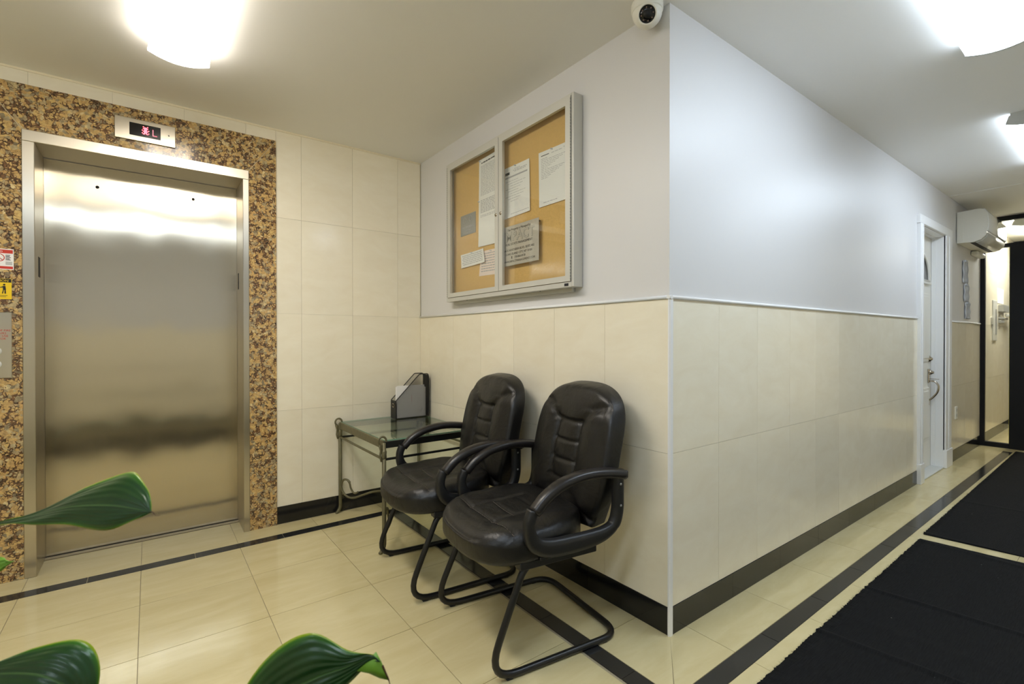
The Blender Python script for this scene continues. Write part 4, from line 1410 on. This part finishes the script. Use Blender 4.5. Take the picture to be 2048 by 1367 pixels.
# ------------------------------------------------------------------ glass side table
tx0, tx1, ty0, ty1, TZ = 1.007, 1.575, 2.486, 3.235, .598
tb = thing('side_table', 'green bronze side table with a clear glass top in the corner', 'table', ((tx0 + tx1) / 2, (ty0 + ty1) / 2, 0))
def leg(x, y, sx, sy):
    mb = MB()
    h = .0095
    P = [(x, y, TZ - .005), (x, y, .10), (x, y, .05), (x + sx * .006, y + sy * .004, .028), (x + sx * .020, y + sy * .014, .010), (x + sx * .032, y + sy * .022, .006)]
    P = [P[0]] + catmull(P[1:], 5)
    n = len(P)
    mb.sweep(P, lambda i: srect(h * (1 - .35 * max(0, i - n + 8) / 8), h * (1 - .35 * max(0, i - n + 8) / 8), 8, 4), up=(sy * .7 + .01, -sx * .7, 0))
    return mb
def ribbon(pts, a=.006, b=.008, up=(0, 1, 0), seg=8):
    return MB().sweep(pts, lambda i: srect(a, b, seg, 3), up=up)
legs_ = [(tx0, ty1, -1, -.3), (tx0, ty0, -1, -.5), (tx1, ty0, 1, -.5), (tx1, ty1, 1, -.2)]
for x, y, sx, sy in legs_:
    L_o = obj('leg', leg(x, y, sx, sy), MT['bronze'], tb)
    # curl on top: loop standing above the rail, hanging tail below, wrapped collar
    c = []
    for k in range(26):
        a = -PI * .35 + 2 * PI * 1.05 * k / 25
        r_ = .020 + .004 * k / 25
        c.append((x + sx * (.010 + r_ * math.cos(a)) * 1, y, TZ + .004 + r_ * math.sin(a) * 1.1))
    c = [(x, y, TZ - .10)] + [(x + sx * .004, y, TZ - .05)] + c + [(x + sx * .018, y, TZ - .045), (x + sx * .022, y, TZ - .075), (x + sx * .014, y, TZ - .105)]
    obj('scroll', MB().tube(catmull(c, 2), .0058, 8), MT['bronze'], L_o)
    # hammered collar lower down
    obj('collar', MB().sweep([(x, y, z) for z in (.505, .515, .53, .545, .555)], lambda i: srect(*(((.010,) * 2, (.0135,) * 2, (.0125,) * 2, (.014,) * 2, (.010,) * 2)[i]), 8, 3)), MT['bronze'], L_o)
obj('rail', MB().box(tx0 - .006, tx0 + .006, ty0, ty1, TZ - .040, TZ + .004, .002), MT['bronze'], tb)
obj('rail', MB().box(tx1 - .006, tx1 + .006, ty0, ty1, TZ - .040, TZ + .004, .002), MT['bronze'], tb)
obj('rail', MB().box(tx0, tx1, ty0 - .006, ty0 + .006, TZ - .036, TZ + .000, .002), MT['iron'], tb)
obj('rail', MB().box(tx0, tx1, ty1 - .006, ty1 + .006, TZ - .036, TZ + .000, .002), MT['iron'], tb)
for x in (tx0, tx1): obj('lower_rail', MB().box(x - .005, x + .005, ty0, ty1, .496, .508, .001), MT['bronze'], tb)
for y in (ty0, ty1): obj('lower_rail', MB().box(tx0, tx1, y - .005, y + .005, .496, .508, .001), MT['iron'], tb)
obj('glass_top', MB().box(tx0 + .004, tx1 - .004, ty0 + .002, ty1 - .002, TZ + .0005, TZ + .0075, .001), MT['tglass'], tb)
ge = MB()
for bx in ((tx0 + .0035, tx0 + .0047, ty0 + .002, ty1 - .002), (tx0 + .004, tx1 - .004, ty0 + .0015, ty0 + .0025), (tx1 - .0047, tx1 - .0035, ty0 + .002, ty1 - .002), (tx0 + .004, tx1 - .004, ty1 - .0025, ty1 - .0015)):
    ge.box(*bx, TZ + .001, TZ + .007)
obj('glass_edge', ge, MT['gedge'], tb)
# crossed scroll stretchers
cxm, cym = (tx0 + tx1) / 2, (ty0 + ty1) / 2
def stretcher(a, b):
    A_ = Vector((a[0], a[1], 0)); B_ = Vector((b[0], b[1], 0)); D_ = (B_ - A_); Ln = D_.length; D_.normalize()
    def P(s, z): p = A_ + D_ * s; return (p.x, p.y, z)
    half = [(.075, .205), (.055, .222), (.030, .222), (.012, .200), (.010, .165), (.030, .128), (.065, .108), (.11, .110), (.17, .132), (.24, .158), (.32, .172), (.40, .166)]
    h2 = [(.135, .150), (.115, .138), (.095, .148), (.080, .172), (.072, .200), (.055, .222)]
    pts = [P(s, z) for s, z in half] + [P(Ln / 2, .160)] + [P(Ln - s, z) for s, z in half[::-1]]
    mb = MB().tube(catmull(pts, 5), lambda i: .0072, 8)
    mb.tube(catmull([P(s, z) for s, z in h2], 5), .006, 8)
    mb.tube(catmull([P(Ln - s, z) for s, z in h2], 5), .006, 8)
    return mb
obj('stretcher', stretcher((tx0, ty1), (tx1, ty0)), MT['bronze'], tb)
obj('stretcher', stretcher((tx0, ty0), (tx1, ty1)), MT['bronze'], tb)
obj('stretcher_collar', MB().lathe([(0, .145), (.012, .146), (.015, .155), (.015, .170), (.012, .180), (0, .181)], 16, Matrix.Translation((cxm, cym, 0))), MT['bronze'], tb)

# ------------------------------------------------------------------ magazine file with papers
FZ = TZ + .0085
fx0, fx1, fy0, fy1 = 1.335, 1.580, 3.085, 3.165
hb, hf = .300, .125
mf = thing('magazine_file', 'black wire mesh magazine file standing on the glass table', 'file holder', ((fx0 + fx1) / 2, (fy0 + fy1) / 2, FZ))
def top_z(x):
    # slanted front, flat cap near the wall
    if x <= fx0: return hf
    xm = fx0 + .175
    return hf + (hb - hf) * min(1, (x - fx0) / (xm - fx0))
side_path = [(fx0, FZ + .003), (fx0, FZ + hf), (fx0 + .175, FZ + hb), (fx1 - .006, FZ + hb), (fx1, FZ + hb - .02), (fx1, FZ + .003)]
for y in (fy0, fy1):
    obj('wire_rim', MB().tube(fillet([(x, y, z) for x, z in side_path], [.004, .012, .02, .012, .01, .004], 4, closed=True), .0032, 8, True), MT['wire'], mf)
    ms = MB()
    x = fx0 + .003
    while x < fx1:
        ms.box(x - .00028, x + .00028, y - .0003, y + .0003, FZ + .002, FZ + top_z(x)); x += .0036
    z = .004
    while z < hb:
        xs0 = fx0 if z < hf else fx0 + .175 * (z - hf) / (hb - hf)
        ms.box(xs0, fx1, y - .0003, y + .0003, FZ + z - .00028, FZ + z + .00028); z += .0036
    obj('mesh_side', ms, MT['wire'], mf, kind='stuff')
obj('front_panel', MB().box(fx0 - .0008, fx0 + .0008, fy0, fy1, FZ, FZ + hf), MT['wire'], mf)
obj('back_panel', MB().box(fx1 - .0008, fx1 + .0008, fy0, fy1, FZ, FZ + hb - .008), MT['wire'], mf)
obj('base_panel', MB().box(fx0, fx1, fy0, fy1, FZ, FZ + .002), MT['wire'], mf)
obj('label_holder', MB().box(fx0 - .004, fx0 - .001, fy0 + .022, fy1 - .022, FZ + .078, FZ + .083).box(fx0 - .004, fx0 - .001, fy0 + .022, fy1 - .022, FZ + .100, FZ + .105).box(fx0 - .004, fx0 - .001, fy0 + .022, fy0 + .026, FZ + .078, FZ + .105).box(fx0 - .004, fx0 - .001, fy1 - .026, fy1 - .022, FZ + .078, FZ + .105), MT['chrome'], mf)
pp = thing('paper_stack', 'white envelopes and sheets standing in the wire magazine file', 'paper', (1.46, 3.11, FZ))
for k, (a, b, h) in enumerate(((.010, .215, .222), (.012, .230, .205), (.014, .226, .21), (.013, .22, .214))):
    y = fy0 + .008 + k * .009
    obj('sheet', MB().box(fx0 + a, fx0 + b, y, y + .004, FZ + .0022, FZ + .0022 + h), MT['paper'], pp)
yy = fy0 + .0075
ln = MB().box(fx0 + .118, fx0 + .1195, yy, yy + .001, FZ + .11, FZ + .16)
obj('printed_mark', ln, MT['red'], pp)
sq = MB().tube(catmull([(fx0 + .155, yy, FZ + .045), (fx0 + .17, yy, FZ + .05), (fx0 + .185, yy, FZ + .044), (fx0 + .20, yy, FZ + .06), (fx0 + .195, yy, FZ + .045), (fx0 + .19, yy, FZ + .035)], 4), .0008, 5)
obj('scribble', sq, MT['ink'], pp)

# ------------------------------------------------------------------ potted plant in front of the viewer
PXc, PYc = -.14, 1.07
pl_ = thing('potted_plant', 'leafy green plant in a dark pot whose broad leaves reach in front', 'plant', (PXc, PYc, 0))
obj('pot', MB().lathe([(0, .0), (.13, .0), (.14, .01), (.175, .27), (.185, .275), (.185, .30), (.170, .30), (.165, .26), (0, .26)], 40, Matrix.Translation((PXc, PYc, 0))), MT['pot'], pl_)
obj('soil', MB().lathe([(0, .268), (.1, .27), (.166, .262), (.166, .25), (0, .25)], 32, Matrix.Translation((PXc, PYc, 0))), MT['soil'], pl_)
CP = Vector((0, 0, CAM_H))
def at(px, py, d=.8):
    return CP + d * (fw + rr * ((px - 1024) / 963.87) - uu * ((py - 683.5) / 963.87))
def leaf_blade(mid, wl, wr_, dl, dr_, n=44, k=9, fold=0.0, ruf=.002, seed=0):
    """mid: midrib control points; wl/wr half widths along it; dl/dr outward directions (control lists)"""
    M_ = catmull(mid, n // (len(mid) - 1))
    N_ = len(M_)
    def lerp_list(L_, t):
        q = t * (len(L_) - 1); i = min(int(q), len(L_) - 2); f = q - i
        if isinstance(L_[0], (int, float)):
            f = f * f * (3 - 2 * f) if False else f
            return L_[i] * (1 - f) + L_[i + 1] * f
        return (Vector(L_[i]) * (1 - f) + Vector(L_[i + 1]) * f)
    def smooth_list(L_):
        c = catmull([(a, 0, 0) for a in L_], 8)
        return [max(0, p.x) for p in c]
    wl = smooth_list(wl); wr_ = smooth_list(wr_)
    vs = []; uv = []
    for i, p in enumerate(M_):
        t = i / (N_ - 1)
        A, B = lerp_list(dl, t).normalized(), lerp_list(dr_, t).normalized()
        a, b = lerp_list(wl, t), lerp_list(wr_, t)
        T_ = (M_[min(i + 1, N_ - 1)] - M_[max(i - 1, 0)]).normalized()
        nrm = (A - B).cross(T_).normalized()
        if nrm.dot(A + B) < 0: nrm = -nrm
        row = []
        for q in range(-k, k + 1):
            s = abs(q) / k
            D_, w_ = (A, a) if q < 0 else (B, b)
            # the blade lifts off the rib and arches over
            off = D_ * (w_ * s) - nrm * (w_ * .35 * s * s) + nrm * (ruf * math.sin(i * .5 + q) * s)
            row.append(p + off)
            uv.append((t, s))
        vs += row
    W = 2 * k + 1
    th = .0006
    fs = []
    for i in range(N_ - 1):
        for q in range(W - 1):
            a = i * W + q
            fs.append((a, a + 1, a + W + 1, a + W))
    mb = MB().add(vs, fs, True)
    mb.uv = uv
    return mb
def add_leaf(mb, stem_pts, material=None, tipm=None):
    o_ = obj('leaf', mb, material or MT['leaf'], pl_)
    sm = o_.modifiers.new('solid', 'SOLIDIFY'); sm.thickness = .0007; sm.offset = 0
    if stem_pts:
        obj('stem', MB().tube(catmull(stem_pts, 8), lambda i: .0035, 8), MT['stem'], o_)
    return o_
F_, U_, R_v = fw, uu, rr
root = Vector((PXc, PYc, .26))
def arch(m_, b):
    """petiole from the soil up to the blade, meeting it in the blade's own direction"""
    e_ = m_[0]; d_ = (m_[0] - m_[1]).normalized()
    return [root, root.lerp(e_, .45) + d_ * b, e_ + d_ * b * .5 - Vector((0, 0, .03)), e_]
# leaf reaching past the elevator frame
m1 = [at(-60, 1062, .86), at(0, 1046, .85), at(70, 1030, .84), at(140, 1013, .82), at(215, 1010, .80), at(270, 1017, .79), at(302, 1024, .785)]
add_leaf(leaf_blade(m1, [0, .004, .012, .036, .060, .036, 0], [0, .006, .018, .028, .038, .018, 0],
         [U_ * .4 + F_ * .6, U_ * .5 + F_ * .6, U_ * .85 + F_ * .5, U_ * .95 + F_ * .35, U_ * .95 + F_ * .3 + R_v * .1],
         [U_ * .2 - F_, -U_ * .1 - F_, -U_ * .65 - F_ * .6, -U_ * .8 - F_ * .5, -U_ * .8 - F_ * .4], seed=1),
         arch(m1, .03))
obj('dead_tip', MB().tube(catmull([at(300, 1023, .785), at(306, 1024, .785), at(311, 1030, .785), at(320, 1030, .785)], 4), lambda i: max(.0004, .0012 - .0001 * i), 6), MT['dead'], pl_)
# leaf at the bottom corner, arching down
m2 = [at(-160, 1412, .80), at(-95, 1366, .78), at(-35, 1350, .77), at(35, 1345, .76), at(95, 1354, .75), at(142, 1384, .75), at(170, 1450, .76)]
add_leaf(leaf_blade(m2, [0, .012, .018, .034, .056, .044, 0], [0, .03, .045, .055, .052, .036, 0],
         [U_ * .6 + F_ * .5, U_ * .7 + F_ * .5, U_ * .85 + F_ * .4, U_ * .7 + R_v * .5 + F_ * .3, R_v * .9 + U_ * .1],
         [-F_ - U_ * .4, -F_ - U_ * .4, -F_ * .8 - U_ * .6, -F_ * .7 - U_ * .6 - R_v * .2, -F_ * .5 - U_ * .5 - R_v * .6], seed=2),
         arch(m2, .03))
# leaf at the bottom middle with a twisted yellow tip
m3 = [at(430, 1580, .80), at(480, 1475, .79), at(550, 1400, .78), at(625, 1358, .77), at(690, 1334, .77), at(740, 1314, .77), at(760, 1322, .77)]
add_leaf(leaf_blade(m3, [0, .034, .066, .070, .024, .005, 0], [0, .03, .045, .045, .030, .010, 0],
         [-R_v * .8 + U_ * .3, -R_v * .6 + U_ * .7, -R_v * .25 + U_ * .9, U_ * .95 + R_v * .05, U_ * .9 + R_v * .1],
         [R_v * .7 - F_ * .6 - U_ * .4, R_v * .5 - F_ * .6 - U_ * .5, -F_ * .5 - U_ * .7 + R_v * .1, -U_ * .8 - F_ * .2, -U_ * .9], seed=3),
         arch(m3, .03))
tipo = [at(714, 1341, .768), at(735, 1319, .77), at(752, 1303, .772), at(762, 1322, .772), at(772, 1345, .772), at(779, 1360, .772), at(760, 1356, .77), at(738, 1346, .768)]
tn = len(tipo); cen = sum(tipo, Vector()) / tn
tv = [p for p in tipo] + [cen - F_ * .004] + [p + F_ * .0008 for p in tipo] + [cen + F_ * -.0032]
tf = [(i, (i + 1) % tn, tn) for i in range(tn)] + [(tn + 1 + (i + 1) % tn, tn + 1 + i, 2 * tn + 1) for i in range(tn)] + [(i, tn + 1 + i, tn + 1 + (i + 1) % tn, (i + 1) % tn) for i in range(tn)]
obj('leaf_tip', MB().add(tv, tf, True), MT['under'], pl_, label='twisted yellow green leaf tip')
obj('dead_tip', MB().tube(catmull([at(765, 1330, .7715), at(772, 1346, .7715), at(777, 1357, .7715), at(780, 1368, .7715)], 4), lambda i: .0016 - .00008 * i, 6), MT['dead'], pl_)
# tiny leaf end at the frame's edge
m4 = [at(-90, 1160, .95), at(-50, 1142, .94), at(-15, 1133, .93), at(12, 1126, .93), at(27, 1122, .93)]
add_leaf(leaf_blade(m4, [0, .02, .018, .006, 0], [0, .02, .018, .006, 0], [U_, U_, U_ + F_ * .3], [-U_ - F_ * .3, -U_ - F_ * .3, -U_]), arch(m4, .04), MT['under'])
# further leaves below the frame so the plant is whole from the side
for k in range(6):
    a = 2 * PI * k / 6 + .4
    d_ = Vector((math.cos(a), math.sin(a), 0)); s_ = Vector((-d_.y, d_.x, 0))
    b_ = root + d_ * .12 + Vector((0, 0, .06 + .02 * (k % 3)))
    mm_ = [b_, b_ + d_ * .06 + Vector((0, 0, .035)), b_ + d_ * .12 + Vector((0, 0, .045)), b_ + d_ * .18 + Vector((0, 0, .02)), b_ + d_ * .22 + Vector((0, 0, -.03))]
    add_leaf(leaf_blade(mm_, [0, .035, .045, .03, 0], [0, .035, .045, .03, 0], [s_, s_, s_], [-s_, -s_, -s_], n=24, k=5), [root, root + d_ * .05 + Vector((0, 0, .03)), b_])
